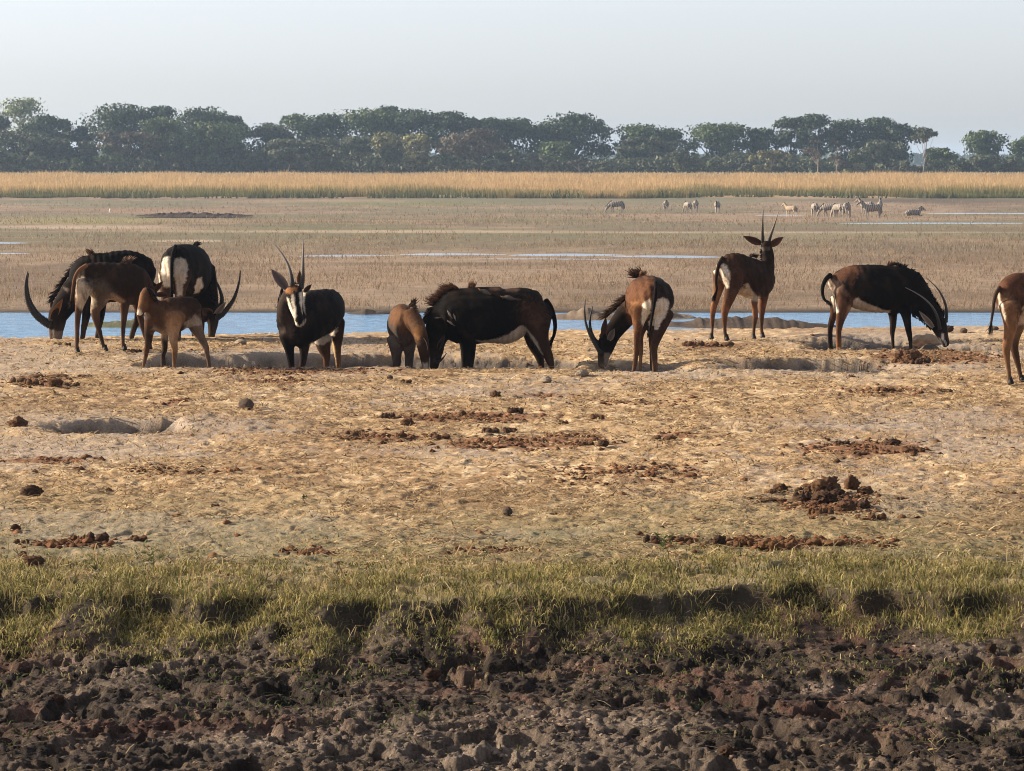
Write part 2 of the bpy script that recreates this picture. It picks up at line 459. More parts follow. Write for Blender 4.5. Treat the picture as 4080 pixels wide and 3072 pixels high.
# river surface with muddy banks inside it
WZ = -1.0
xs = np.array([-400, -60, 60, 400.0]); ysr = np.array([48, 60, 74.0])
Vw = np.array([[x, y, WZ] for y in ysr for x in xs])
idx = np.arange(12).reshape(3, 4)
q = np.stack([idx[:-1, :-1], idx[:-1, 1:], idx[1:, 1:], idx[1:, :-1]], -1).reshape(-1, 4)
obj('river', mesh_arr('river', Vw, [q]), M['water'], kind='structure')

def blobsheet(name, px0, px1, pyc, hh, zlift, mat, kind='structure', dome=0.0, zfix=None, colr=None):
    """irregular sheet lying on the plain between two bearings"""
    D = Dfor(pyc, zfix) if zfix is not None else None
    if D is None:
        D = 150
        for _ in range(12):
            D = Dfor(pyc, float(smoothH(0.0, D)))
    z = zfix if zfix is not None else float(smoothH(0.0, D)) + zlift
    dD = hh * D * D / (FPX * (HC - z))
    xa = (px0 - 2040) / FPX * D; xb = (px1 - 2040) / FPX * D
    n = 90 if colr is None else 400
    t = np.linspace(0, 1, n)
    xx = xa + (xb - xa) * t
    prof = np.sin(np.pi * t) ** 0.35
    w1 = dD * prof * (0.55 + 0.9 * fbm(xx * 0.35, xx * 0 + px0, 5, 4))
    w2 = dD * prof * (0.55 + 0.9 * fbm(xx * 0.35, xx * 0 + px1, 9, 4))
    off = dD * 0.5 * (fbm(xx * 0.12, xx * 0 + px0, 15, 3) - 0.5)
    V = []
    m = 7
    for i in range(n):
        for k in range(m):
            s = k / (m - 1) * 2 - 1
            y = D + off[i] + (w2[i] if s > 0 else w1[i]) * s
            V.append((xx[i], y, z + dome * (1 - s * s) * prof[i] * (1.0 if colr is None else 0.6 + 0.8 * float(fbm(np.array(xx[i] * 3.), np.array(y * 1.), 3, 3)) ** 2 * 2.2)))
    idx = np.arange(n * m).reshape(n, m)
    q = np.stack([idx[:-1, :-1], idx[1:, :-1], idx[1:, 1:], idx[:-1, 1:]], -1).reshape(-1, 4)
    me = mesh_arr(name, V, [q], None if colr is None else np.tile(colr, (n * m, 1)))
    return obj(name, me, mat, kind=kind)

for a in PONDS:
    blobsheet('shallow_water', *a, -0.05, M['shallow'], dome=0.09)
blobsheet('mud_bar', 2640, 3330, 1302, 13, 0, M['plain'], zfix=WZ - 0.02, dome=0.15, colr=(0.075, 0.055, 0.042))
blobsheet('mud_bar', 2180, 2780, 1272, 13, 0, M['plain'], zfix=WZ - 0.02, dome=0.16, colr=(0.16, 0.12, 0.085))
blobsheet('mud_bar', 330, 660, 1302, 7, 0, M['plain'], zfix=WZ - 0.02, dome=0.12, colr=(0.12, 0.12, 0.07))
blobsheet('mud_bar', 1380, 1560, 1254, 5, 0, M['plain'], zfix=WZ - 0.02, dome=0.1, colr=(0.07, 0.055, 0.045))
blobsheet('mud_bar', 540, 1010, 866, 3, 0.1, M['plain'], dome=0.25, colr=(0.05, 0.035, 0.03))
# ------------------------------------------------------------------ creature builder
def cat(pts, n=5):
    """Catmull-Rom through rows of a list"""
    A = np.array(pts, float)
    if len(A) < 3:
        return np.array([A[0] + (A[1] - A[0]) * t for t in np.linspace(0, 1, n + 1)])
    A = np.vstack([2 * A[0] - A[1], A, 2 * A[-1] - A[-2]])
    out = []
    for i in range(1, len(A) - 2):
        p0, p1, p2, p3 = A[i - 1], A[i], A[i + 1], A[i + 2]
        for k in range(n):
            t = k / n
            out.append(0.5 * (2 * p1 + (p2 - p0) * t + (2 * p0 - 5 * p1 + 4 * p2 - p3) * t * t + (3 * p1 - p0 - 3 * p2 + p3) * t ** 3))
    out.append(A[-2])
    return np.array(out)

def tube(S, frame='y', seg=18, n=5, cap=0.6, ridge=None, closed_tip=False):
    """S rows: x,y,z,r1,r2  -> verts, quads, t per vertex"""
    C = cat(S, n)
    C[:, 3:5] = np.maximum(C[:, 3:5], 1e-4)
    m = len(C)
    T = np.gradient(C[:, :3], axis=0)
    T /= np.linalg.norm(T, axis=1)[:, None] + 1e-9
    ref = np.array([0, 1., 0]) if frame == 'y' else np.array([0, 0, 1.])
    Rg = []; tt = []
    def ring(c, t, r1, r2):
        a = ref - t * np.dot(ref, t)
        if np.linalg.norm(a) < 0.15: a = np.array([1., 0, 0]) - t * t[0]
        a /= np.linalg.norm(a); b = np.cross(t, a)
        th = np.linspace(0, 2 * np.pi, seg, endpoint=False)
        if frame == 'y':   # r1 across (image plane), r2 in depth
            return c + np.outer(np.cos(th) * r1, b) + np.outer(np.sin(th) * r2, a)
        return c + np.outer(np.cos(th) * r2, b) + np.outer(np.sin(th) * r1, a)
    def add(c, t, r1, r2, u):
        Rg.append(ring(c, t, r1, r2)); tt.append(np.full(seg, u))
    if cap:
        for f, g in ((1.0, 0.05), (0.86, 0.5), (0.5, 0.86)):
            add(C[0, :3] - T[0] * C[0, 3:5].min() * cap * f, T[0], C[0, 3] * g, C[0, 4] * g, 0)
    for i in range(m):
        k = 1.0
        if ridge is not None: k = ridge(i / (m - 1))
        add(C[i, :3], T[i], C[i, 3] * k, C[i, 4] * k, i / (m - 1))
    if cap:
        for f, g in ((0.5, 0.86), (0.86, 0.5), (1.0, 0.05)):
            add(C[-1, :3] + T[-1] * C[-1, 3:5].min() * cap * f, T[-1], C[-1, 3] * g, C[-1, 4] * g, 1)
    V = np.concatenate(Rg); tt = np.concatenate(tt)
    k = len(Rg)
    idx = np.arange(k * seg).reshape(k, seg)
    nx = np.roll(idx, -1, axis=1)
    q = np.stack([idx[:-1], nx[:-1], nx[1:], idx[1:]], -1).reshape(-1, 4)
    V = np.vstack([V, V[:seg].mean(0), V[-seg:].mean(0) if False else Rg[-1].mean(0)])
    tt = np.append(tt, [0, 1])
    c0, c1 = k * seg, k * seg + 1
    t0 = np.stack([nx[0], idx[0], np.full(seg, c0)], -1)
    t1 = np.stack([idx[-1], nx[-1], np.full(seg, c1)], -1)
    return V, q, np.vstack([t0, t1]), tt

def in_poly(x, y, poly):
    p = np.array(poly, float); n = len(p)
    inside = np.zeros(x.shape, bool); dist = np.full(x.shape, 1e9)
    for i in range(n):
        a, b = p[i], p[(i + 1) % n]
        cond = ((a[1] > y) != (b[1] > y)) & (x < (b[0] - a[0]) * (y - a[1]) / (b[1] - a[1] + 1e-12) + a[0])
        inside ^= cond
        d = b - a
        t = np.clip(((x - a[0]) * d[0] + (y - a[1]) * d[1]) / (d @ d + 1e-9), 0, 1)
        dist = np.minimum(dist, np.hypot(x - a[0] - t * d[0], y - a[1] - t * d[1]))
    return np.where(inside, dist, -dist)

def voxel_body(parts, vox, smooth=4):
    """union of the tubes as one continuous skin"""
    Vs, Qs, Ts, tag, tt = [], [], [], [], []
    off = 0
    for i, (V, q, t, tv) in enumerate(parts):
        Vs.append(V); Qs.append(q + off); Ts.append(t + off)
        tag.append(np.full(len(V), i)); tt.append(tv); off += len(V)
    V = np.concatenate(Vs); tag = np.concatenate(tag); tt = np.concatenate(tt)
    me = mesh_arr('tmp', V, [np.concatenate(Qs), np.concatenate(Ts)])
    ob = bpy.data.objects.new('tmp', me)
    COL.objects.link(ob)
    md = ob.modifiers.new('r', 'REMESH'); md.mode = 'VOXEL'; md.voxel_size = vox; md.use_smooth_shade = True
    s = ob.modifiers.new('s', 'SMOOTH'); s.factor = 0.5; s.iterations = smooth
    dg = bpy.context.evaluated_depsgraph_get()
    out = bpy.data.meshes.new_from_object(ob.evaluated_get(dg))
    bpy.data.objects.remove(ob); bpy.data.meshes.remove(me)
    n = len(out.vertices)
    co = np.empty(n * 3, np.float32); out.vertices.foreach_get('co', co); co = co.reshape(-1, 3)
    kd = KDTree(len(V))
    for i, v in enumerate(V): kd.insert(v, i)
    kd.balance()
    near = np.array([kd.find(v)[1] for v in co])
    out.name = 'body'
    return out, co, tag[near], tt[near]

def strands(specs, name='hair'):
    """specs: (base, dir, length, width, curl vec, colour root, colour tip)"""
    V, Q, T, Cc = [], [], [], []
    for base, d, ln, w, curl, c0, c1 in specs:
        base = np.array(base, float); d = np.array(d, float); d /= np.linalg.norm(d) + 1e-9
        side = np.cross(d, rng.normal(size=3)); side /= np.linalg.norm(side) + 1e-9
        curl = np.array(curl, float)
        o = len(V)
        for k, wf in enumerate((0.8, 1.0, 0.65)):
            t = k / 3
            c = base + d * ln * t + curl * ln * t * t
            V += [c - side * w * wf / 2, c + side * w * wf / 2]
            cc = np.array(c0) * (1 - t) + np.array(c1) * t
            Cc += [cc, cc]
        V.append(base + d * ln + curl * ln); Cc.append(c1)
        Q += [[o, o + 1, o + 3, o + 2], [o + 2, o + 3, o + 5, o + 4]]
        T.append([o + 4, o + 5, o + 6])
    return mesh_arr(name, np.array(V), [np.array(Q), np.array(T)], np.array(Cc))

def ear_mesh(base, tip, width, facing, c_out, c_in, cup=0.35, wave=0.0):
    """cupped leaf-shaped ear with two skins"""
    base = np.array(base, float); tip = np.array(tip, float)
    ax = tip - base; L = np.linalg.norm(ax); ax /= L
    f = np.array(facing, float); f -= ax * f.dot(ax); f /= np.linalg.norm(f)
    sd = np.cross(ax, f)
    n, m = 10, 7
    V, C = [], []
    for skin in (0, 1):
        for i in range(n):
            t = i / (n - 1)
            w = width * 0.5 * (math.sin(math.pi * min(1, (t * 0.92 + 0.1)) ** 0.85) ** 0.8 if t < 0.999 else 0.02)
            w = max(w, width * 0.02)
            for k in range(m):
                s = k / (m - 1) * 2 - 1
                depth = -cup * w * (1 - s * s) * 2 * (1 - 0.4 * t) + 0.04 * L * math.sin(3 * t)
                p = base + ax * L * t + sd * w * s + f * (depth - (0.006 * (1 - s * s) + 0.001 if skin == 0 else 0))
                V.append(p)
                rim = abs(s) ** 3
                C.append(np.array(c_out) if skin == 0 else np.array(c_in) * (1 - 0.45 * (1 - abs(s))) * (1 + 0.3 * rim))
    idx = np.arange(2 * n * m).reshape(2, n, m)
    a = idx[0]; b = idx[1]
    q0 = np.stack([a[:-1, :-1], a[1:, :-1], a[1:, 1:], a[:-1, 1:]], -1).reshape(-1, 4)
    q1 = np.stack([b[:-1, :-1], b[:-1, 1:], b[1:, 1:], b[1:, :-1]], -1).reshape(-1, 4)
    e = []
    for i in range(n - 1):
        e.append([a[i, 0], b[i, 0], b[i + 1, 0], a[i + 1, 0]])
        e.append([a[i, -1], a[i + 1, -1], b[i + 1, -1], b[i, -1]])
    for k in range(m - 1):
        e.append([a[-1, k], b[-1, k], b[-1, k + 1], a[-1, k + 1]])
    return mesh_arr('ear', np.array(V), [q0, q1, np.array(e)], np.array(C))

def sphere_mesh(c, r, seg=12, ring=8, name='eye', squash=(1, 1, 1)):
    V = [];
    for i in range(ring + 1):
        ph = math.pi * i / ring
        for k in range(seg):
            th = 2 * math.pi * k / seg
            V.append((c[0] + r * squash[0] * math.sin(ph) * math.cos(th), c[1] + r * squash[1] * math.sin(ph) * math.sin(th), c[2] + r * squash[2] * math.cos(ph)))
    idx = np.arange((ring + 1) * seg).reshape(ring + 1, seg); nx = np.roll(idx, -1, 1)
    q = np.stack([idx[:-1], idx[1:], nx[1:], nx[:-1]], -1).reshape(-1, 4)
    return mesh_arr(name, V, [q])

BLACK = (0.0055, 0.0038, 0.0032); DKBR = (0.022, 0.011, 0.0065); BROWN = (0.060, 0.029, 0.016); TAN = (0.155, 0.079, 0.038)
WHITE = (0.56, 0.47, 0.36); GREY = (0.15, 0.115, 0.09); ORANGE = (0.20, 0.088, 0.034); HORN = (0.030, 0.024, 0.020); HOOF = (0.012, 0.009, 0.007)

def creature(name, label, catn, group, ox, oy, scl, D, parts, paint=(), horns=(), ears=(), eyes=(), manes=(), tail=None,
             hooves=(), vox=0.0175, fur=None, horn_col=HORN, extra=None):
    """parts: (frame, colour or gradient, snap, rows (cx, cy, dy, r1[, r2])) in close-up pixels; the figure's own depth D"""
    mp = D / (FPX * scl)
    def W(cx, cy, dy=0.0):
        px = ox + cx / scl; py = oy + cy / scl
        v = P(px, py, D)
        # keep the figure's true size at every depth: move along y only
        return np.array([v.x, D + dy, v.z])
    tubes = []; cols = []
    root_x = []; zmin = []
    feet = []
    for frame, colr, snap, rowsS in parts:
        S = []
        for r in rowsS:
            cx, cy, dy, r1 = r[:4]
            r2 = r[4] if len(r) > 4 else r1 * 0.88
            S.append([*W(cx, cy, dy), r1 * mp, r2 * mp])
        if snap:
            last = S[-1]
            g = float(smoothH(last[0], last[1])) + 0.01
            d = g - last[2]
            if abs(d) < 0.13:
                n = len(S)
                for i in range(n):
                    S[i][2] += d * (i / (n - 1)) ** 2
            elif d < 0:
                S.append([last[0] + 0.01, last[1], g, last[3] * 1.02, last[4] * 1.02])
            feet.append((S[-1][0], S[-1][1], g))
        tubes.append(tube(S, frame)); cols.append(colr)
    me, co, tag, tt = voxel_body(tubes, vox)
    n = len(co)
    C = np.zeros((n, 3))
    for i, c in enumerate(cols):
        mk = tag == i
        c = np.array(c, float)
        if c.ndim == 1: C[mk] = c
        else:
            u = tt[mk] * (len(c) - 1)
            for j in range(3): C[mk, j] = np.interp(u, np.arange(len(c)), c[:, j])
    # soften borders between body parts
    nrm = np.empty(n * 3, np.float32); me.vertices.foreach_get('normal', nrm); nrm = nrm.reshape(-1, 3)
    tors = np.isin(tag, [0])
    disp = 0.022 * (fbm(co[:, 0] * 6 + co[:, 1] * 4, co[:, 2] * 5 + co[:, 1] * 3, 61, 3) - 0.5) + 0.004 * np.sin(co[:, 0] * 75 + co[:, 2] * 12) * tors * sst(0.3, 0.6, fbm(co[:, 0] * 2.5, co[:, 2] * 2.5, 62, 2))
    disp = disp * np.where(tors, 1.0, 0.5)
    co = co + nrm * disp[:, None]
    me.vertices.foreach_set('co', co.astype(np.float32).ravel()); me.update()
    E = np.empty(len(me.edges) * 2, np.int32); me.edges.foreach_get('vertices', E); E = E.reshape(-1, 2)
    for _ in range(5):
        A = np.zeros_like(C); cnt = np.zeros(n)
        np.add.at(A, E[:, 0], C[E[:, 1]]); np.add.at(A, E[:, 1], C[E[:, 0]])
        np.add.at(cnt, E[:, 0], 1); np.add.at(cnt, E[:, 1], 1)
        C = 0.4 * C + 0.6 * A / np.maximum(cnt, 1)[:, None]
    # markings of the coat and some painted light and shade, laid out on the figure's side view
    cx = ox_ = (co[:, 0] / D * FPX + 2040 - ox) * scl
    py = np.array([to_px(np.array([v[0], D, v[2]]))[1] for v in co])
    cy = (py - oy) * scl
    jit = (fbm(cx * 0.04, cy * 0.04, 7, 4, .65) - 0.5) * 1.3
    for pt in paint:
        poly, colr, feather = pt[:3]
        feather = feather * 1.5 + 4
        side = pt[3] if len(pt) > 3 else 'cam'
        sd = in_poly(cx + jit * feather * 1.2, cy + jit * feather * 0.9, poly)
        w = sst(-feather / 2, feather / 2, sd)
        if side == 'cam': w = w * sst(0.25, -0.05, -nrm[:, 1] * -1) if False else w * (nrm[:, 1] < 0.25)
        C = mixc(C, np.array(colr), w)
    # fur streaks
    C *= (0.6 + 0.8 * fbm(co[:, 0] * 60, co[:, 2] * 25 + co[:, 1] * 40, 11, 3))[:, None]
    big = fbm(co[:, 0] * 7 + co[:, 1] * 3, co[:, 2] * 6, 12, 4, .6)
    C = C * (0.65 + 0.7 * big)[:, None] + np.array([0.010, 0.0055, 0.003]) * sst(0.5, 0.72, big)[:, None]
    dusty = sst(0.35, 0.0, co[:, 2] - float(smoothH(co[:, 0].mean(), D))) * 0.35 * fbm(co[:, 0] * 30, co[:, 2] * 14, 13, 3)
    C = mixc(C, np.array([0.20, 0.14, 0.09]), dusty)
    set_col(me, C)
    for f in me.polygons: pass
    fx = np.array(feet) if feet else np.array([[co[:, 0].mean(), D, co[:, 2].min()]])
    root = empty(name, (float(fx[:, 0].mean()), float(fx[:, 1].mean()), float(fx[:, 2].min())), label=label, cat=catn, group=group)
    obj('body', me, fur or M['fur'], root)
    bvh = BVHTree.FromPolygons([Vector(v) for v in co.tolist()], [tuple(p.vertices) for p in me.polygons])
    def hit(cx_, cy_):
        tgt = P(ox + cx_ / scl, oy + cy_ / scl, D)
        o = Vector((0, 0, HC)); d = (tgt - o).normalized()
        h = bvh.ray_cast(o, d)
        return h
    for hp in horns:
        pts, r0 = hp[0], hp[1]
        S = []
        k = len(pts)
        for i, p in enumerate(pts):
            r = r0 * mp * (1 - (i / (k - 1)) * 0.86)
            S.append([*W(*p), r, r])
        nn = 14
        tot = (k - 1) * nn
        V, q, t, tv = tube(S, 'y', seg=12, n=nn, cap=0.5, ridge=lambda u: (1 + 0.16 * math.sin(u * tot * math.pi * 2 / 3.0) * (1 if u < 0.72 else 0)))
        hc = np.outer(1 - 0.15 * tv, np.array(horn_col)) * (1 + 0.5 * np.sin(tv * tot * np.pi * 2 / 3 + 1.2) * (tv < 0.72))[:, None]
        if len(hp) > 2:   # paler tip or base
            hc = mixc(hc, np.array(hp[2]), np.clip(tv * 1.3 - 0.2, 0, 1))
        obj('horn', mesh_arr('horn', V, [q, t], hc), M['horn'], root)
    for e in ears:
        b, tp, w, facing, co_, ci_ = e
        obj('ear', ear_mesh(W(*b), W(*tp), w * mp, facing, co_, ci_), M['fur'], root)
    for ex in eyes:
        h = hit(ex[0], ex[1])
        if h[0] is not None:
            obj('eye', sphere_mesh(h[0] + Vector((0, 0.008, 0)), ex[2] * mp), M['eye'], root)
    for mn in manes:
        # line of base points, direction in close-up pixels, length, count, colours
        base, dirv, ln, cnt, c0, c1 = mn[:6]
        wid = mn[6] if len(mn) > 6 else 9
        Cb = cat([[*W(*p)] for p in base], 6)
        sp_ = []
        for _ in range(cnt):
            u = rng.random() * (len(Cb) - 1.001); i = int(u); b = Cb[i] * (1 - u + i) + Cb[i + 1] * (u - i)
            clump = math.sin(u * 2.3) * 0.35
            b = b + rng.normal(size=3) * np.array([5 * mp, 16 * mp, 5 * mp])
            d = np.array([dirv[0], rng.normal() * 0.35, -dirv[1]]) / math.hypot(*dirv) + rng.normal(size=3) * 0.22 + np.array([clump * .4, 0, clump * .3])
            curl = np.array([mn[7][0], 0, -mn[7][1]]) if len(mn) > 7 else np.array([0, 0, -0.3])
            l = ln * mp * (0.6 + 0.6 * rng.random()) * (1 + clump * 0.5)
            sh = 0.7 + 0.6 * rng.random()
            sp_.append((b, d, l, wid * mp * (0.6 + 0.8 * rng.random()), curl * (0.6 + 0.8 * rng.random()), np.array(c0) * sh, np.array(c1) * sh))
        obj('mane', strands(sp_, 'mane'), M['hair'], root)
    if tail:
        pts, r0, c0, c1, tl = tail
        S = []; k = len(pts)
        for i, p in enumerate(pts):
            S.append([*W(*p), r0 * mp * (1 - 0.55 * i / (k - 1)), r0 * mp * (1 - 0.55 * i / (k - 1))])
        V, q, t, tv = tube(S, 'y', seg=10, n=6)
        tc_ = np.outer(1 - tv, np.array(c0)) + np.outer(tv, np.array(c1))
        tob = obj('tail', mesh_arr('tail', V, [q, t], tc_), M['fur'], root)
        sp_ = []
        a, b = np.array(W(*pts[-2])), np.array(W(*pts[-1]))
        d0 = (b - a) / np.linalg.norm(b - a)
        for _ in range(130):
            u = rng.random()
            bb = a + (b - a) * (0.25 + 0.75 * u) + rng.normal(size=3) * 6 * mp
            sp_.append((bb, d0 + rng.normal(size=3) * 0.16, tl * mp * (0.5 + 0.6 * rng.random()), 7 * mp, (0.0, 0, -0.12), c1, c1))
        if tl > 0:
            obj('tail_tuft', strands(sp_, 'tail_tuft'), M['hair'], tob)
    for hv in hooves:
        f = feet[hv]
        S = [[f[0], f[1] + 0.01, f[2] + 0.07, 0.024, 0.024], [f[0] + 0.005, f[1], f[2] + 0.04, 0.028, 0.030], [f[0] + 0.01, f[1] - 0.01, f[2] + 0.0, 0.036, 0.040]]
        V, q, t, tv = tube(S, 'y', seg=12, n=3, cap=0.12)
        obj('hoof', mesh_arr('hoof', V, [q, t], np.tile(HOOF, (len(V), 1))), M['horn'], root)
    return root, hit, W, mp

CAM = (0, -1, 0)
herd = []
GB = 'sable antelopes drinking and grazing along the bank'
C1 = (60, 900, 2.872); C2 = (500, 900, 2.872); C3 = (1000, 920, 2.924); C4 = (1500, 1060, 2.9105)
C5 = (2300, 1030, 3.470); C6 = (2780, 820, 2.975); C7 = (3220, 1000, 3.568); C8 = (3780, 1020, 3.087)
LEGB = [BLACK, BLACK, DKBR, DKBR]; LEGC = [DKBR, BROWN, BROWN, (0.06, 0.03, 0.018)]; LEGT = [BROWN, TAN, TAN, (0.13, 0.065, 0.03)]

# -- bull at the far left, head down, long horns curving up
creature('sable_antelope', 'black sable bull at far left with head down and long horns curving upwards', 'antelope', GB, *C1, 43.3, [
    ('z', BLACK, 0, [(1480, 620, .1, 190, 150), (1400, 575, .08, 262, 200), (1250, 570, .05, 295, 220), (1080, 590, 0, 288, 220), (930, 600, -.02, 285, 200), (830, 650, -.05, 265, 170), (760, 720, -.05, 190, 130)]),
    ('y', BLACK, 0, [(900, 600, -.02, 250, 150), (790, 680, -.05, 205, 120), (670, 790, -.06, 160, 100), (580, 900, -.08, 135, 88), (520, 1000, -.1, 115, 80)]),
    ('y', [DKBR, BLACK, BLACK, DKBR], 0, [(505, 980, -.1, 108, 80), (492, 1090, -.1, 104, 72), (482, 1200, -.1, 84, 56), (480, 1290, -.1, 72, 50), (478, 1345, -.1, 62, 46)]),
    ('y', LEGB, 1, [(870, 780, -.12, 100), (840, 960, -.12, 60), (815, 1110, -.12, 42), (795, 1230, -.12, 32), (785, 1330, -.12, 30)]),
    ('y', LEGB, 1, [(950, 800, .14, 100), (965, 960, .14, 60), (955, 1110, .14, 42), (935, 1230, .14, 32), (925, 1330, .14, 30)]),
    ('y', LEGB, 1, [(1430, 720, -.14, 150), (1450, 900, -.12, 85), (1420, 1060, -.1, 50), (1375, 1170, -.1, 38), (1340, 1300, -.1, 32)]),
    ('y', LEGB, 1, [(1480, 720, .16, 150), (1500, 900, .16, 85), (1510, 1060, .2, 50), (1490, 1180, .2, 38), (1485, 1310, .2, 32)]),
  ], paint=[([(452, 1195), (560, 1200), (575, 1350), (470, 1350)], GREY, 14), ([(395, 1170), (455, 1190), (470, 1360), (395, 1360)], BROWN, 20), ([(440, 1180), (455, 1180), (462, 1360), (445, 1360)], WHITE, 8),
            ([(560, 700), (640, 720), (620, 760)], GREY, 14)],
  horns=[([(415, 1130, -.16), (340, 1085, -.17), (260, 1020, -.18), (195, 930, -.18), (155, 820, -.18), (142, 700, -.18), (150, 600, -.18), (170, 515, -.18)], 43),
         ([(420, 1130, .0), (345, 1088, .02), (265, 1025, .03), (198, 935, .04), (152, 830, .05), (133, 715, .05), (135, 620, .05), (150, 540, .05)], 43)],
  ears=[((440, 1060, -.17), (572, 825, -.22), 88, (0.1, -1, .2), TAN, ORANGE), ((440, 990, .02), (412, 832, .04), 90, (-.6, -.6, 0), DKBR, BROWN)],
  eyes=[(420, 1090, 12)],
  manes=[([(900, 340, 0), (780, 370, 0), (700, 460, 0), (620, 560, 0), (560, 650, 0), (500, 750, 0), (440, 850, 0)], (-1, 0.1), 92, 420, BLACK, (0.03, 0.017, 0.012), 13, (0.0, 0.45)),
         ([(840, 320, -.02), (900, 320, -.02)], (-.1, -1), 70, 110, (0.12, 0.06, 0.03), (0.17, 0.09, 0.045), 12, (-.5, 0.2))], tail=None)

# -- cow standing in front of him
creature('sable_antelope', 'dark brown sable cow with pale thighs standing in front of the leftmost bull', 'antelope', GB, *C1, 39.9, [
    ('z', DKBR, 0, [(800, 590, -.1, 165, 120), (880, 605, 0, 190, 165), (1000, 635, .12, 215, 195), (1130, 650, .25, 222, 200), (1260, 680, .38, 240, 185), (1360, 710, .48, 215, 150), (1420, 740, .55, 150, 110)]),
    ('y', DKBR, 0, [(1330, 640, .45, 165, 110), (1420, 720, .5, 115, 85), (1490, 790, .52, 85, 70)]),
    ('y', DKBR, 0, [(1480, 790, .52, 78, 66), (1510, 880, .52, 66, 55), (1520, 970, .52, 48, 42), (1522, 1030, .52, 40, 36)]),
    ('y', LEGC, 1, [(835, 640, -.28, 100), (790, 800, -.26, 78), (765, 920, -.25, 50), (748, 1040, -.24, 37), (742, 1200, -.24, 29), (738, 1370, -.24, 25), (738, 1440, -.24, 31)]),
    ('y', [(0.10, 0.06, 0.04), (0.1, 0.06, 0.04), BROWN, DKBR, HOOF], 1, [(960, 680, .05, 150), (960, 830, .1, 105), (905, 965, .12, 62), (915, 1080, .12, 46), (960, 1240, .12, 30), (990, 1360, .12, 25), (1015, 1440, .12, 26)]),
    ('y', LEGC, 1, [(1230, 790, .28, 95), (1222, 930, .28, 56), (1212, 1080, .28, 38), (1205, 1230, .28, 28), (1207, 1350, .28, 24), (1218, 1420, .28, 30)]),
    ('y', LEGC, 1, [(1320, 820, .6, 85), (1355, 1000, .6, 48), (1390, 1140, .6, 38), (1425, 1270, .6, 28), (1455, 1360, .6, 24), (1475, 1395, .6, 25)]),
  ], paint=[([(770, 575), (805, 585), (860, 640), (930, 780), (940, 860), (890, 950), (840, 990), (875, 900), (820, 760), (780, 680)], (0.40, 0.32, 0.23), 26),
            ([(725, 640), (770, 590), (790, 700), (830, 830), (860, 870), (800, 960), (745, 900), (728, 760)], (0.42, 0.32, 0.22), 26),
            ([(1030, 880), (1070, 800), (1110, 755), (1160, 800), (1230, 870), (1160, 900)], (0.26, 0.17, 0.11), 26),
            ([(870, 640), (1000, 600), (1110, 740), (1040, 880), (960, 960), (900, 800)], (0.085, 0.062, 0.045), 90)],
  horns=[([(1495, 770, .45), (1470, 720, .45), (1462, 670, .45), (1472, 612, .45)], 14)],
  ears=[],
  manes=[([(1200, 428, .25), (1240, 425, .3), (1275, 440, .35)], (0.15, -1), 85, 110, (0.08, 0.045, 0.03), (0.2, 0.12, 0.07), 12, (0.3, 0.1))],
  tail=([(850, 445, -.25), (770, 500, -.3), (722, 590, -.32), (700, 720, -.33), (688, 810, -.33), (672, 870, -.33)], 24, (0.17, 0.08, 0.04), DKBR, 60), hooves=[0, 1, 2, 3])

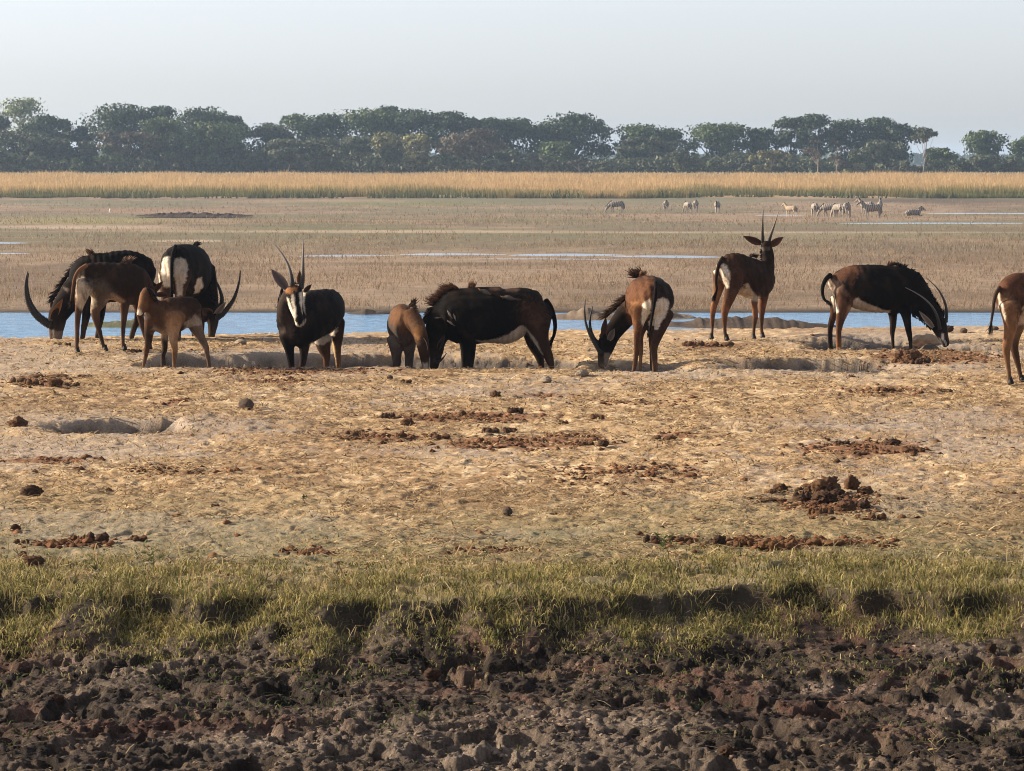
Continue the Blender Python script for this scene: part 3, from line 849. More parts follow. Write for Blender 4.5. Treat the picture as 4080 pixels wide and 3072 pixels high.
# -- bull with its white rump towards us
creature('sable_antelope', 'sable bull seen from behind with two white rump patches, horns to the right', 'antelope', GB, *C2, 42.6, [
    ('z', BLACK, 0, [(550, 430, 0, 190, 140), (565, 470, .15, 255, 192), (610, 520, .45, 305, 235), (670, 540, .75, 310, 235), (720, 550, 1.05, 290, 195), (750, 560, 1.25, 220, 140)]),
    ('y', BLACK, 0, [(770, 560, 1.05, 190, 130), (825, 700, 1.1, 140, 110), (860, 850, 1.1, 112, 95), (890, 980, 1.1, 98, 85)]),
    ('y', [DKBR, BLACK, DKBR], 0, [(890, 1000, 1.1, 95, 85), (912, 1080, 1.05, 82, 72), (920, 1170, 1.0, 62, 55), (912, 1250, .98, 50, 46), (905, 1310, .95, 44, 42)]),
    ('y', LEGC, 1, [(475, 560, .05, 110), (460, 720, .05, 75), (450, 900, .05, 48), (450, 1080, .05, 38), (450, 1290, .05, 32)]),
    ('y', LEGC, 1, [(640, 560, .05, 115), (625, 720, .05, 72), (605, 900, .05, 48), (600, 1080, .05, 38), (600, 1290, .05, 32)]),
    ('y', LEGB, 1, [(690, 780, 1.1, 90), (690, 1000, 1.1, 48), (690, 1290, 1.1, 32)]),
    ('y', LEGB, 1, [(790, 780, 1.1, 90), (780, 1000, 1.1, 48), (775, 1290, 1.1, 32)]),
  ], paint=[([(412, 420), (430, 365), (475, 345), (515, 352), (528, 420), (532, 600), (520, 700), (440, 700), (415, 560)], WHITE, 16),
            ([(563, 420), (590, 375), (640, 362), (690, 385), (716, 450), (712, 560), (685, 640), (650, 700), (645, 800), (585, 800), (580, 680), (560, 560)], (0.36, 0.30, 0.24), 16),  # right rump patch painted greyer, as in shade
            ([(365, 520), (388, 560), (400, 700), (378, 690)], WHITE, 10),
            ([(745, 800), (770, 690), (800, 620), (836, 598), (842, 715), (790, 780)], (0.5, 0.4, 0.3), 10)],
  horns=[([(960, 1095, 1.0), (1030, 1050, 1.0), (1100, 970, 1.0), (1160, 880, 1.0), (1200, 780, 1.0), (1230, 660, 1.0), (1243, 540, 1.0)], 40),
         ([(960, 1010, 1.15), (1000, 960, 1.15), (1015, 880, 1.15), (1000, 800, 1.15), (970, 720, 1.15), (940, 660, 1.15), (908, 612, 1.15)], 34)],
  ears=[((900, 1080, .98), (805, 975, .94), 130, (0.1, -1, 0), (0.05, 0.025, 0.015), (0.08, 0.04, 0.025)), ((935, 1085, .98), (1078, 905, .95), 75, (0.1, -1, .1), GREY, (0.2, .15, .12)),
        ((860, 1080, .95), (790, 1140, .9), 80, (0, -1, 0), DKBR, (0.04, .02, .015))],
  manes=[([(780, 560, 1.0), (850, 690, 1.0), (890, 800, 1.0), (900, 900, 1.0)], (1, 0.1), 75, 260, BLACK, DKBR, 13, (0.1, 0.4)),
         ([(690, 240, 1.0), (740, 250, 1.0)], (0.6, -1), 60, 70, BLACK, DKBR, 12, (0.4, 0.2))],
  tail=([(575, 230, -.02), (552, 330, -.14), (545, 450, -.17), (543, 580, -.17), (542, 700, -.16), (545, 790, -.16)], 24, BLACK, BLACK, 90))

# -- brown calf looking left
creature('sable_antelope', 'small brown sable calf turning its pale muzzle to the left', 'antelope', GB, *C2, 37.15, [
    ('z', (0.050, 0.025, 0.014), 0, [(290, 985, -.1, 120, 95), (370, 1000, -.08, 165, 130), (460, 1035, -.03, 212, 150), (560, 1020, .05, 205, 150), (660, 985, .12, 178, 140), (745, 960, .2, 140, 115), (790, 960, .25, 90, 80)]),
    ('y', (0.07, 0.034, 0.018), 0, [(350, 960, -.1, 110, 85), (310, 890, -.12, 90, 72), (285, 820, -.15, 80, 64)]),
    ('y', (0.10, 0.048, 0.024), 0, [(290, 740, -.15, 78, 62), (262, 800, -.17, 84, 62), (228, 890, -.2, 66, 50), (198, 960, -.22, 46, 40), (182, 1000, -.23, 36, 34)]),
    ('y', [BROWN, DKBR, BROWN, TAN], 1, [(300, 1080, -.12, 75), (285, 1200, -.12, 56), (275, 1310, -.12, 42), (248, 1440, -.12, 28), (217, 1560, -.12, 23)]),
    ('y', [DKBR, DKBR, (0.05, .035, .03)], 1, [(420, 1120, .1, 70), (435, 1270, .1, 44), (440, 1400, .1, 34), (418, 1500, .1, 28), (420, 1560, .1, 32)]),
    ('y', [TAN, (0.26, .16, .09), TAN, TAN], 1, [(570, 1030, -.1, 130), (560, 1160, -.12, 84), (562, 1300, -.12, 50), (575, 1400, -.12, 38), (572, 1500, -.12, 27), (572, 1575, -.12, 25)]),
    ('y', [BROWN, (0.14, .1, .07), (0.1, .06, .04), TAN], 1, [(740, 1010, .15, 115), (790, 1160, .15, 82), (850, 1290, .15, 54), (905, 1400, .15, 42), (925, 1500, .15, 30), (942, 1600, .15, 26)]),
  ], paint=[([(148, 990), (175, 930), (205, 960), (225, 1000), (205, 1050), (150, 1040)], WHITE, 14),
            ([(640, 1270), (680, 1110), (790, 1010), (880, 1130), (720, 1170)], (0.24, 0.19, 0.14), 16),
            ([(340, 1150), (420, 1200), (500, 1200), (520, 1300), (440, 1290), (360, 1240)], (0.27, 0.2, 0.14), 60),
            ([(640, 790), (860, 800), (860, 1000), (740, 1040), (650, 960)], DKBR, 90),
            ([(180, 760), (240, 800), (220, 900), (180, 940), (165, 880)], TAN, 30)],
  ears=[((275, 700, -.15), (302, 624, -.16), 40, (0, -1, 0), DKBR, BROWN), ((350, 735, -.1), (440, 632, -.12), 66, (-.2, -1, 0), ORANGE, BROWN), ((360, 780, -.12), (500, 790, -.1), 66, (0, -1, .6), ORANGE, (0.05, .03, .02))],
  eyes=[(215, 845, 8)],
  manes=[([(262, 690, -.2), (290, 720, -.24), (315, 770, -.24), (345, 830, -.22)], (0.5, 0.3), 62, 300, BLACK, DKBR, 11, (0.1, 0.4))],
  tail=([(800, 890, .3), (820, 960, .33), (815, 1050, .34), (800, 1120, .34)], 15, DKBR, DKBR, 40))

# -- the bull facing us
creature('sable_antelope', 'black sable bull facing the camera with white striped face and raised horns', 'antelope', GB, *C3, 38.2, [
    ('z', BLACK, 0, [(935, 930, .65, 195, 130), (895, 930, .48, 238, 178), (815, 955, .18, 272, 240), (700, 985, -.12, 290, 245), (590, 1050, -.38, 285, 218), (500, 1085, -.55, 240, 170)]),
    ('y', [BLACK, (0.018, .012, .01), (0.03, .02, .015)], 0, [(490, 1040, -.5, 160, 150), (455, 920, -.58, 118, 120), (462, 810, -.62, 96, 100), (505, 720, -.68, 90, 88)]),
    ('y', BLACK, 0, [(545, 665, -.68, 98, 85), (555, 730, -.74, 104, 84), (572, 830, -.82, 80, 66), (600, 920, -.9, 64, 54), (622, 1000, -.95, 55, 48), (626, 1045, -.98, 46, 42)]),
    ('y', [BLACK, BLACK, BLACK], 1, [(455, 1180, -.55, 95), (482, 1330, -.55, 62), (500, 1450, -.55, 46), (510, 1590, -.55, 38)]),
    ('y', [BLACK, (0.02, .012, .01), DKBR], 1, [(645, 1220, -.35, 90), (640, 1380, -.35, 54), (630, 1490, -.35, 42), (620, 1590, -.35, 34)]),
    ('y', [BROWN, BROWN, (0.09, .04, .02), BROWN], 1, [(800, 1270, .5, 110), (825, 1400, .5, 80), (850, 1490, .5, 54), (850, 1590, .5, 40)]),
    ('y', [DKBR, BROWN, TAN, TAN], 1, [(985, 1080, .6, 85), (975, 1280, .6, 68), (972, 1400, .6, 50), (985, 1590, .6, 36)]),
  ], paint=[([(470, 742), (490, 755), (545, 880), (590, 950), (572, 990), (515, 910), (492, 850)], WHITE, 9),
            ([(525, 705), (556, 706), (578, 850), (592, 960), (565, 960), (555, 860), (530, 800)], WHITE, 8),
            ([(616, 695), (642, 685), (652, 800), (664, 940), (648, 900), (622, 790)], WHITE, 8),
            ([(440, 640), (590, 625), (588, 672), (560, 700), (500, 698), (452, 690)], ORANGE, 12),
            ([(560, 985), (570, 1035), (610, 1078), (655, 1060), (676, 1000), (662, 1030), (622, 1056), (590, 1020)], WHITE, 8),
            ([(440, 850), (475, 920), (560, 1000), (545, 1190), (490, 1230), (430, 1190), (375, 1120), (395, 980)], (0.042, 0.029, 0.022), 30),
            ([(700, 1340), (712, 1290), (850, 1238), (940, 1180), (985, 1135), (975, 1200), (900, 1290), (830, 1350), (760, 1350)], (0.42, 0.34, 0.26), 12, 'all'),
            ([(905, 1320), (940, 1330), (952, 1450), (950, 1600), (925, 1600), (908, 1440)], (0.5, 0.33, 0.16), 16)],  # sunlit left edge of the hind leg painted pale
  horns=[([(520, 625, -.7), (520, 560, -.66), (500, 470, -.6), (462, 375, -.52), (400, 270, -.45), (320, 175, -.38), (237, 98, -.3)], 30, (0.2, 0.17, 0.14)),
         ([(628, 640, -.68), (642, 540, -.64), (642, 430, -.58), (638, 320, -.5), (636, 200, -.42), (634, 90, -.34)], 30, (0.16, 0.13, 0.11))],
  ears=[((462, 650, -.62), (270, 424, -.5), 112, (0.2, -1, -.1), (0.06, .045, .04), (0.14, .10, .09)), ((655, 690, -.55), (738, 604, -.5), 55, (-.2, -1, 0), DKBR, (0.07, .035, .025)),
        ((602, 600, -.6), (606, 440, -.56), 60, (0, -1, 0), ORANGE, ORANGE)],
  eyes=[(502, 716, 18), (650, 690, 14)],
  manes=[([(395, 640, -.5), (380, 720, -.45), (375, 800, -.45), (370, 860, -.45)], (-0.2, 1), 80, 200, BLACK, (0.02, .014, .012), 12, (0, 0.2)),
         ([(520, 600, -.6), (580, 600, -.6)], (0, -1), 30, 60, DKBR, BROWN, 10, (0, 0.2))],
  tail=([(960, 760, .85), (985, 900, .9), (985, 1050, .92)], 22, BLACK, BLACK, 60))

# -- young animal nose to nose with the big bull
creature('sable_antelope', 'young sable, rusty shoulder painted sunlit, lowering its head beside the big side-on bull', 'antelope', GB, *C4, 37.95, [
    ('z', (0.05, .035, .028), 0, [(265, 650, .75, 165, 110), (275, 665, .5, 210, 150), (285, 680, .1, 240, 168), (305, 690, -.2, 240, 160), (345, 700, -.42, 200, 120)]),
    ('y', (0.08, .04, .022), 0, [(390, 590, -.4, 140, 105), (460, 640, -.5, 105, 88), (510, 730, -.6, 88, 75)]),
    ('y', [BROWN, DKBR, DKBR, GREY], 0, [(515, 730, -.6, 84, 72), (548, 850, -.66, 76, 64), (572, 980, -.7, 60, 52), (584, 1090, -.7, 46, 42), (588, 1150, -.7, 38, 36)]),
    ('y', [(0.05, .035, .03)] * 2 + [(0.045, .03, .026)], 1, [(225, 830, -.3, 100), (238, 980, -.3, 66), (245, 1100, -.3, 52), (240, 1170, -.3, 46)]),
    ('y', [(0.05, .035, .03)] * 2 + [(0.045, .03, .026)], 1, [(385, 850, -.3, 90), (390, 980, -.3, 60), (388, 1080, -.3, 50), (385, 1170, -.3, 44)]),
    ('y', [DKBR] * 3, 1, [(215, 830, .6, 90), (205, 1000, .6, 48), (205, 1170, .6, 34)]),
    ('y', [DKBR] * 3, 1, [(340, 830, .6, 90), (345, 1000, .6, 48), (345, 1170, .6, 34)]),
  ], paint=[([(165, 560), (190, 470), (280, 430), (400, 440), (425, 560), (400, 680), (345, 780), (290, 760), (265, 690), (180, 660)], (0.085, 0.040, 0.019), 26),  # sunlight on the shoulder painted into the chestnut coat
            ([(448, 700), (500, 650), (560, 660), (545, 760), (525, 815), (480, 810), (455, 770)], (0.17, 0.08, 0.03), 14),  # sunlit cheek painted brighter
            ([(150, 800), (210, 790), (280, 860), (250, 920), (170, 880)], (0.12, 0.10, 0.085), 60),
            ([(560, 1080), (610, 1080), (612, 1180), (566, 1180)], (0.3, 0.25, 0.2), 12)],
  horns=[([(500, 700, -.62), (520, 660, -.6), (545, 640, -.58), (578, 632, -.55)], 12)],
  ears=[((550, 800, -.72), (604, 1005, -.72), 78, (-.2, -1, 0), (0.06, .045, .035), (0.22, .17, .13)), ((470, 680, -.55), (430, 580, -.5), 50, (0, -1, 0), (0.05, .03, .02), DKBR)],
  eyes=[(520, 870, 9)],
  manes=[([(380, 450, -.35), (430, 460, -.4), (470, 540, -.45), (510, 640, -.5)], (0.7, -0.6), 60, 240, DKBR, (0.06, 0.035, 0.02), 11, (0.1, 0.4)),
         ([(400, 450, -.3), (430, 440, -.3)], (0.45, -1), 95, 60, BROWN, DKBR, 12, (0.1, 0))],
  tail=([(215, 560, .9), (180, 700, .95), (170, 860, .95), (160, 930, .95)], 16, DKBR, DKBR, 70))

# -- the big bull, side on
bull = creature('sable_antelope', 'largest black sable bull side-on with white belly, small birds on its back', 'antelope', GB, *C4, 38.5, [
    ('z', BLACK, 0, [(1985, 530, 0, 110, 90), (1930, 540, 0, 175, 150), (1840, 530, 0, 232, 205), (1700, 495, 0, 250, 240), (1500, 570, 0, 335, 272), (1300, 570, 0, 328, 275), (1100, 580, 0, 333, 255), (950, 595, 0, 335, 222), (840, 630, 0, 285, 180)]),
    ('y', BLACK, 0, [(930, 530, 0, 270, 150), (820, 600, 0, 225, 120), (740, 700, 0, 180, 105), (700, 810, 0, 140, 92), (680, 900, 0, 115, 84)]),
    ('y', [BLACK, DKBR, (0.03, .02, .018), DKBR], 0, [(680, 880, 0, 110, 80), (685, 970, 0, 98, 70), (680, 1060, 0, 72, 56), (672, 1130, 0, 58, 50), (665, 1180, 0, 50, 46)]),
    ('y', [BLACK, BLACK, (0.02, .013, .01), DKBR], 1, [(1060, 780, -.15, 110), (1080, 930, -.15, 78), (1085, 1060, -.15, 60), (1082, 1170, -.15, 48)]),
    ('y', LEGB, 1, [(1010, 800, .15, 90), (1018, 950, .15, 52), (1022, 1060, .15, 44), (1020, 1170, .15, 38)]),
    ('y', [DKBR, DKBR, BROWN, BROWN, BROWN], 1, [(1870, 620, -.12, 160), (1885, 770, -.15, 115), (1935, 910, -.15, 76), (1990, 1030, -.15, 58), (2015, 1110, -.15, 42), (2035, 1185, -.15, 30)]),
    ('y', [DKBR, DKBR, DKBR, BROWN], 1, [(1800, 740, .15, 120), (1830, 900, .15, 88), (1880, 1030, .15, 60), (1905, 1110, .15, 48), (1912, 1185, .15, 38)]),
  ], paint=[([(1680, 420), (1900, 380), (1965, 560), (1965, 850), (2080, 1195), (1990, 1195), (1890, 1000), (1760, 770), (1690, 650)], (0.048, 0.024, 0.014), 150),
            ([(1165, 855), (1250, 858), (1400, 832), (1560, 765), (1650, 690), (1700, 683), (1745, 730), (1720, 800), (1640, 870), (1500, 940), (1350, 940), (1230, 890)], (0.43, 0.35, 0.27), 12, 'all'),
            ([(1690, 690), (1735, 705), (1850, 850), (1930, 1020), (1905, 1000), (1815, 870)], (0.46, 0.38, 0.3), 14),
            ([(1320, 240), (1660, 245), (1640, 300), (1480, 280), (1330, 270)], (0.06, 0.035, 0.025), 24)],
  horns=[([(700, 1110, -.06), (735, 1095, -.07), (775, 1060, -.08), (817, 1003, -.08)], 22)],
  ears=[((715, 960, -.08), (795, 790, -.1), 66, (0, -1, 0), DKBR, (0.06, .04, .035))],
  eyes=[(725, 1010, 10)],
  manes=[([(960, 270, 0), (880, 270, 0), (800, 320, 0), (720, 400, 0), (660, 470, 0)], (-0.75, -0.65), 110, 420, DKBR, (0.17, 0.08, 0.04), 13, (-.3, 0.15)),
         ([(660, 470, 0), (610, 560, -.05), (590, 660, -.08)], (-0.8, 0.1), 70, 200, BLACK, DKBR, 13, (-.1, 0.4)),
         ([(1060, 250, 0), (1130, 250, 0)], (0.05, -1), 75, 110, (0.08, .04, .025), (0.2, .1, .05), 13, (0.1, 0))],
  tail=([(1965, 400, 0), (2020, 480, 0), (2058, 590, 0), (2072, 700, 0), (2058, 800, 0), (2030, 870, 0)], 34, BLACK, BLACK, 110))

# -- cow from behind, head down to the left, two horns upright
creature('sable_antelope', 'chestnut sable cow seen from behind, head down left with two upright horns', 'antelope', GB, *C5, 37.0, [
    ('z', DKBR, 0, [(1070, 540, 0, 220, 180), (1062, 560, .18, 290, 285), (1030, 575, .5, 322, 322), (975, 600, .85, 322, 292), (900, 640, 1.1, 265, 215), (860, 660, 1.25, 190, 160)]),
    ('y', BLACK, 0, [(860, 700, 1.05, 215, 150), (740, 830, 1.1, 172, 125), (640, 950, 1.1, 148, 108), (540, 1080, 1.05, 130, 98), (480, 1180, 1.0, 125, 92)]),
    ('y', [BLACK, BLACK, BLACK, GREY], 0, [(460, 1200, 1.0, 135, 90), (425, 1310, 1.0, 122, 80), (402, 1420, 1.0, 92, 62), (388, 1510, 1.0, 74, 56), (380, 1570, 1.0, 62, 50)]),
    ('y', [BROWN, TAN, TAN, TAN, TAN], 1, [(870, 720, .1, 150), (845, 900, .05, 84), (828, 1080, 0, 50), (822, 1240, 0, 44), (800, 1400, 0, 36), (762, 1560, 0, 27)]),
    ('y', [DKBR, BROWN, TAN, TAN], 1, [(950, 950, .9, 90), (915, 1130, .9, 52), (925, 1300, .9, 38), (922, 1430, .9, 30), (916, 1565, .9, 27)]),
    ('y', [DKBR, DKBR, BROWN, BROWN], 1, [(1200, 760, .1, 150), (1165, 920, .05, 100), (1105, 1080, 0, 68), (1062, 1210, 0, 54), (1072, 1360, 0, 46), (1076, 1560, 0, 38)]),
    ('y', [DKBR, BROWN, BROWN], 1, [(1090, 950, .95, 90), (1075, 1200, .95, 44), (1080, 1560, .95, 28)]),
  ], paint=[([(690, 560), (780, 330), (1050, 250), (1070, 420), (1020, 560), (1010, 800), (900, 980), (860, 1600), (700, 1600), (780, 1000), (700, 800)], (0.075, 0.032, 0.015), 50),  # left side painted browner, here and in the next patch, as sunlit
            ([(745, 640), (820, 580), (900, 560), (890, 860), (830, 1000), (790, 900)], (0.15, 0.068, 0.03), 50),
            ([(900, 640), (940, 590), (1000, 548), (1015, 640), (1008, 740), (960, 880), (930, 1000), (890, 880), (890, 750)], WHITE, 14),
            ([(1085, 620), (1120, 555), (1190, 540), (1255, 565), (1278, 630), (1250, 730), (1180, 850), (1110, 975), (1040, 985), (1018, 920), (1040, 800), (1060, 700)], (0.40, 0.34, 0.27), 14),  # right rump patch painted duller than the left, as shaded
            ([(1060, 300), (1150, 260), (1260, 300), (1370, 600), (1340, 760), (1270, 560), (1180, 510), (1080, 560), (1040, 700)], (0.014, 0.009, 0.007), 34),  # upper right of the coat painted near black, as its shaded side
            ([(290, 1340), (350, 1370), (385, 1480), (340, 1560), (290, 1540)], DKBR, 16), ([(412, 1370), (540, 1390), (500, 1570), (415, 1560)], (0.2, 0.16, 0.13), 16)],
  horns=[([(355, 1370, .9), (300, 1290, .88), (235, 1180, .88), (180, 1060, .88), (140, 930, .88), (126, 800, .88), (128, 700, .88), (136, 612, .88)], 32),
         ([(340, 1250, 1.12), (280, 1200, 1.14), (235, 1110, 1.15), (210, 1000, 1.15), (212, 890, 1.15), (230, 800, 1.15), (247, 722, 1.15)], 34)],
  ears=[((470, 1190, .88), (548, 1020, .86), 96, (-.1, -1, 0), (0.07, .05, .04), (0.14, .11, .09)), ((395, 1165, .95), (430, 860, .95), 100, (-.3, -1, 0), BROWN, (0.07, .035, .025)), ((350, 1170, 1.05), (440, 1060, 1.0), 80, (0, -1, .3), ORANGE, ORANGE)],
  eyes=[(380, 1280, 12)],
  manes=[([(760, 560, .9), (680, 640, .95), (600, 720, .95), (520, 790, .95), (450, 860, .95)], (-1, -0.2), 130, 380, DKBR, (0.10, 0.055, 0.03), 15, (-.1, 0.4)),
         ([(820, 310, .9), (900, 290, .9), (950, 270, .9)], (-0.45, -1), 150, 170, BROWN, (0.07, .035, .022), 16, (-.35, 0.15)),
         ([(900, 280, .85), (980, 260, .8)], (0.3, -1), 80, 90, TAN, (0.22, .12, .07), 12, (0, 0))],
  tail=([(1085, 330, -.06), (1068, 480, -.22), (1045, 650, -.26), (1020, 800, -.26), (1000, 920, -.26), (975, 1010, -.26)], 27, BLACK, BLACK, 90))

# -- cow standing with head up
creature('sable_antelope', 'slim brown sable cow standing head up, looking away over the river', 'antelope', GB, *C6, 42.9, [
    ('z', DKBR, 0, [(270, 720, -.2, 110, 85), (340, 735, -.15, 178, 150), (450, 775, -.05, 222, 188), (575, 840, .08, 240, 195), (700, 885, .2, 240, 185), (800, 885, .3, 215, 150), (865, 885, .38, 150, 100)]),
    ('y', [DKBR, DKBR, BLACK], 0, [(815, 830, .3, 125, 105), (850, 720, .33, 88, 85), (860, 620, .33, 72, 74), (850, 540, .32, 70, 70)]),
    ('z', [DKBR, DKBR, BLACK], 0, [(838, 475, .22, 52, 62), (838, 490, .35, 66, 68), (842, 520, .5, 60, 55), (846, 560, .66, 48, 42), (848, 590, .78, 38, 34)]),
    ('y', [DKBR, BROWN, (0.14, .06, .028), BROWN, HOOF], 1, [(400, 790, -.22, 140), (405, 940, -.22, 98), (350, 1110, -.22, 64), (310, 1240, -.22, 48), (305, 1370, -.22, 31), (312, 1490, -.22, 24), (328, 1575, -.22, 30)]),
    ('y', [BROWN, (0.2, .1, .05), (0.17, .075, .035), BROWN, HOOF], 1, [(275, 800, .08, 95), (252, 960, .08, 72), (225, 1090, .08, 50), (190, 1220, .08, 38), (178, 1370, .08, 27), (178, 1490, .08, 21), (162, 1580, .08, 29)]),
    ('y', [DKBR, (0.17, .075, .035), BROWN, BROWN], 1, [(680, 1020, .05, 62), (675, 1170, .05, 43), (688, 1310, .05, 36), (672, 1430, .05, 23), (662, 1555, .05, 23)]),
    ('y', [DKBR, (0.12, .05, .025), BROWN, BROWN], 1, [(815, 980, .38, 75), (800, 1140, .38, 54), (785, 1290, .38, 38), (782, 1430, .38, 24), (790, 1555, .38, 22)]),
  ], paint=[([(240, 765), (265, 690), (290, 680), (330, 700), (360, 770), (368, 830), (352, 960), (322, 965), (285, 860)], (0.55, 0.46, 0.36), 12),
            ([(180, 700), (205, 670), (215, 700), (200, 810), (182, 780)], WHITE, 10),
            ([(445, 1075), (500, 965), (545, 918), (590, 915), (640, 1000), (700, 1072), (752, 1075), (750, 1140), (600, 1120)], (0.42, 0.33, 0.24), 12, 'all'),
            ([(380, 560), (560, 800), (520, 960), (380, 960), (360, 760)], (0.05, 0.022, 0.012), 90),
            ([(740, 500), (870, 490), (870, 530), (760, 540)], (0.10, 0.08, 0.07), 12)],
  horns=[([(787, 440, .26), (784, 360, .24), (783, 260, .22), (785, 160, .2), (789, 58, .18)], 24, (0.09, .07, .06)),
         ([(862, 440, .3), (880, 370, .28), (910, 280, .26), (942, 180, .24), (978, 66, .22)], 24, (0.2, .16, .12))],
  ears=[((775, 455, .3), (557, 364, .3), 88, (0, -1, -.3), (0.07, .03, .018), (0.10, .045, .028)), ((880, 480, .32), (1042, 376, .32), 88, (0, -1, -.2), (0.08, .04, .025), (0.13, .06, .035))],
  manes=[([(630, 610, .15), (680, 610, .18), (715, 620, .2)], (-0.2, -1), 60, 130, BROWN, DKBR, 12, (0.5, 0.4)),
         ([(800, 700, .35), (790, 600, .35), (790, 520, .33)], (-1, -0.1), 34, 100, DKBR, BLACK, 10, (0, 0.4))],
  tail=([(285, 610, -.2), (235, 690, -.27), (210, 790, -.3), (200, 890, -.3), (208, 980, -.3), (185, 1050, -.3)], 24, DKBR, BLACK, 95), hooves=[0, 1, 2, 3])

# -- bull grazing on the right
creature('sable_antelope', 'black sable bull head down on the right, hooked tail and white belly', 'antelope', GB, *C7, 41.4, [
    ('z', BLACK, 0, [(330, 440, 0, 105, 85), (400, 445, 0, 165, 140), (540, 465, 0, 262, 225), (740, 510, 0, 322, 280), (950, 535, 0, 342, 290), (1150, 545, 0, 338, 270), (1330, 565, 0, 345, 235), (1430, 590, 0, 300, 185)]),
    ('y', BLACK, 0, [(1380, 540, 0, 320, 170), (1500, 640, 0, 265, 135), (1620, 760, 0, 200, 112), (1720, 870, 0, 158, 100), (1810, 970, -.02, 130, 92)]),
    ('y', [BLACK, BLACK, (0.03, .022, .018), BLACK], 0, [(1830, 1000, -.02, 125, 92), (1870, 1110, -.05, 108, 82), (1905, 1210, -.08, 82, 64), (1930, 1290, -.1, 64, 54), (1942, 1335, -.1, 52, 46)]),
    ('y', [DKBR, BROWN, (0.17, .075, .03), (0.14, .06, .028)], 1, [(500, 560, -.12, 150), (490, 740, -.15, 122), (462, 880, -.15, 88), (438, 980, -.15, 68), (425, 1080, -.15, 52), (418, 1190, -.15, 42)]),
    ('y', [DKBR, DKBR, BLACK], 1, [(430, 700, .15, 110), (385, 900, .15, 60), (340, 1050, .15, 46), (328, 1190, .15, 40)]),
    ('y', [BLACK, (0.02, .013, .01), (0.026, .016, .012)], 1, [(1210, 780, .12, 105), (1220, 930, .12, 66), (1222, 1060, .12, 52), (1212, 1180, .12, 38), (1220, 1290, .12, 28)]),
    ('y', [BLACK, BLACK, BLACK], 1, [(1360, 800, -.12, 105), (1385, 950, -.12, 66), (1405, 1080, -.12, 50), (1428, 1210, -.12, 40), (1442, 1330, -.12, 32)]),
  ], paint=[([(270, 340), (560, 190), (700, 215), (700, 300), (610, 450), (560, 640), (620, 700), (545, 900), (460, 1210), (380, 1210), (340, 900), (380, 600)], (0.075, 0.034, 0.019), 60),
            ([(440, 420), (520, 400), (600, 300), (560, 460), (600, 600), (540, 720), (480, 640), (430, 560)], BLACK, 60),
            ([(400, 400), (470, 480), (560, 620), (520, 640), (430, 560)], (0.10, 0.055, 0.035), 40),
            ([(608, 800), (635, 700), (665, 655), (690, 650), (720, 690), (820, 740), (950, 785), (1050, 832), (1155, 838), (1155, 890), (950, 905), (780, 905), (700, 850)], (0.42, 0.34, 0.26), 12, 'all'),
            ([(560, 760), (620, 790), (560, 900), (500, 1000), (520, 880)], (0.3, 0.18, 0.1), 30),
            ([(275, 440), (298, 440), (345, 560), (362, 660), (405, 780), (418, 860), (392, 880), (360, 760), (330, 620)], WHITE, 8),
            ([(290, 430), (330, 400), (420, 430), (410, 540), (380, 600), (340, 560), (300, 470)], (0.16, 0.11, 0.08), 30),
            ([(1890, 1160), (1915, 1165), (1925, 1260), (1895, 1270), (1880, 1220)], (0.5, 0.42, 0.34), 6),
            ([(1850, 1230), (1870, 1240), (1920, 1350), (1890, 1350)], (0.4, 0.33, 0.26), 6), ([(1915, 1270), (1935, 1260), (1960, 1340), (1945, 1345)], (0.5, 0.42, 0.34), 5)],
  horns=[([(1962, 1010, .02), (1972, 900, .03), (1962, 780, .04), (1925, 670, .05), (1865, 560, .06), (1780, 465, .07), (1685, 383, .08)], 27, (0.10, .085, .065)),
         ([(1855, 1100, -.12), (1830, 980, -.14), (1785, 860, -.16), (1710, 750, -.18), (1600, 650, -.2), (1480, 575, -.22), (1348, 508, -.24)], 25, (0.2, .18, .15))],
  ears=[((1765, 1085, -.12), (1552, 842, -.16), 78, (-.1, -1, 0), (0.03, .02, .016), (0.22, .18, .14)), ((1895, 990, .05), (1945, 830, .08), 66, (0, -1, 0), BLACK, (0.02, .014, .012))],
  eyes=[(1845, 1120, 12)],
  manes=[([(1450, 260, 0), (1560, 350, 0), (1660, 480, 0), (1750, 640, 0), (1830, 770, 0), (1880, 860, 0)], (0.8, -0.35), 48, 420, BLACK, DKBR, 14, (0.1, 0.5)),
         ([(1130, 210, 0), (1220, 210, 0)], (0.05, -1), 62, 120, DKBR, (0.16, .09, .055), 13, (0.1, 0)),
         ([(1220, 200, 0), (1300, 215, 0), (1400, 240, 0)], (0.1, -1), 55, 150, BLACK, (0.06, .04, .03), 13, (0.2, 0.1)),
         ([(1480, 900, 0), (1620, 990, 0), (1740, 1100, 0)], (0.2, 1), 35, 140, BLACK, BLACK, 12, (0.1, 0))],
  tail=([(310, 340, -.05), (240, 400, -.1), (198, 490, -.12), (190, 590, -.12), (215, 680, -.14), (265, 720, -.16)], 36, BLACK, BLACK, 100))

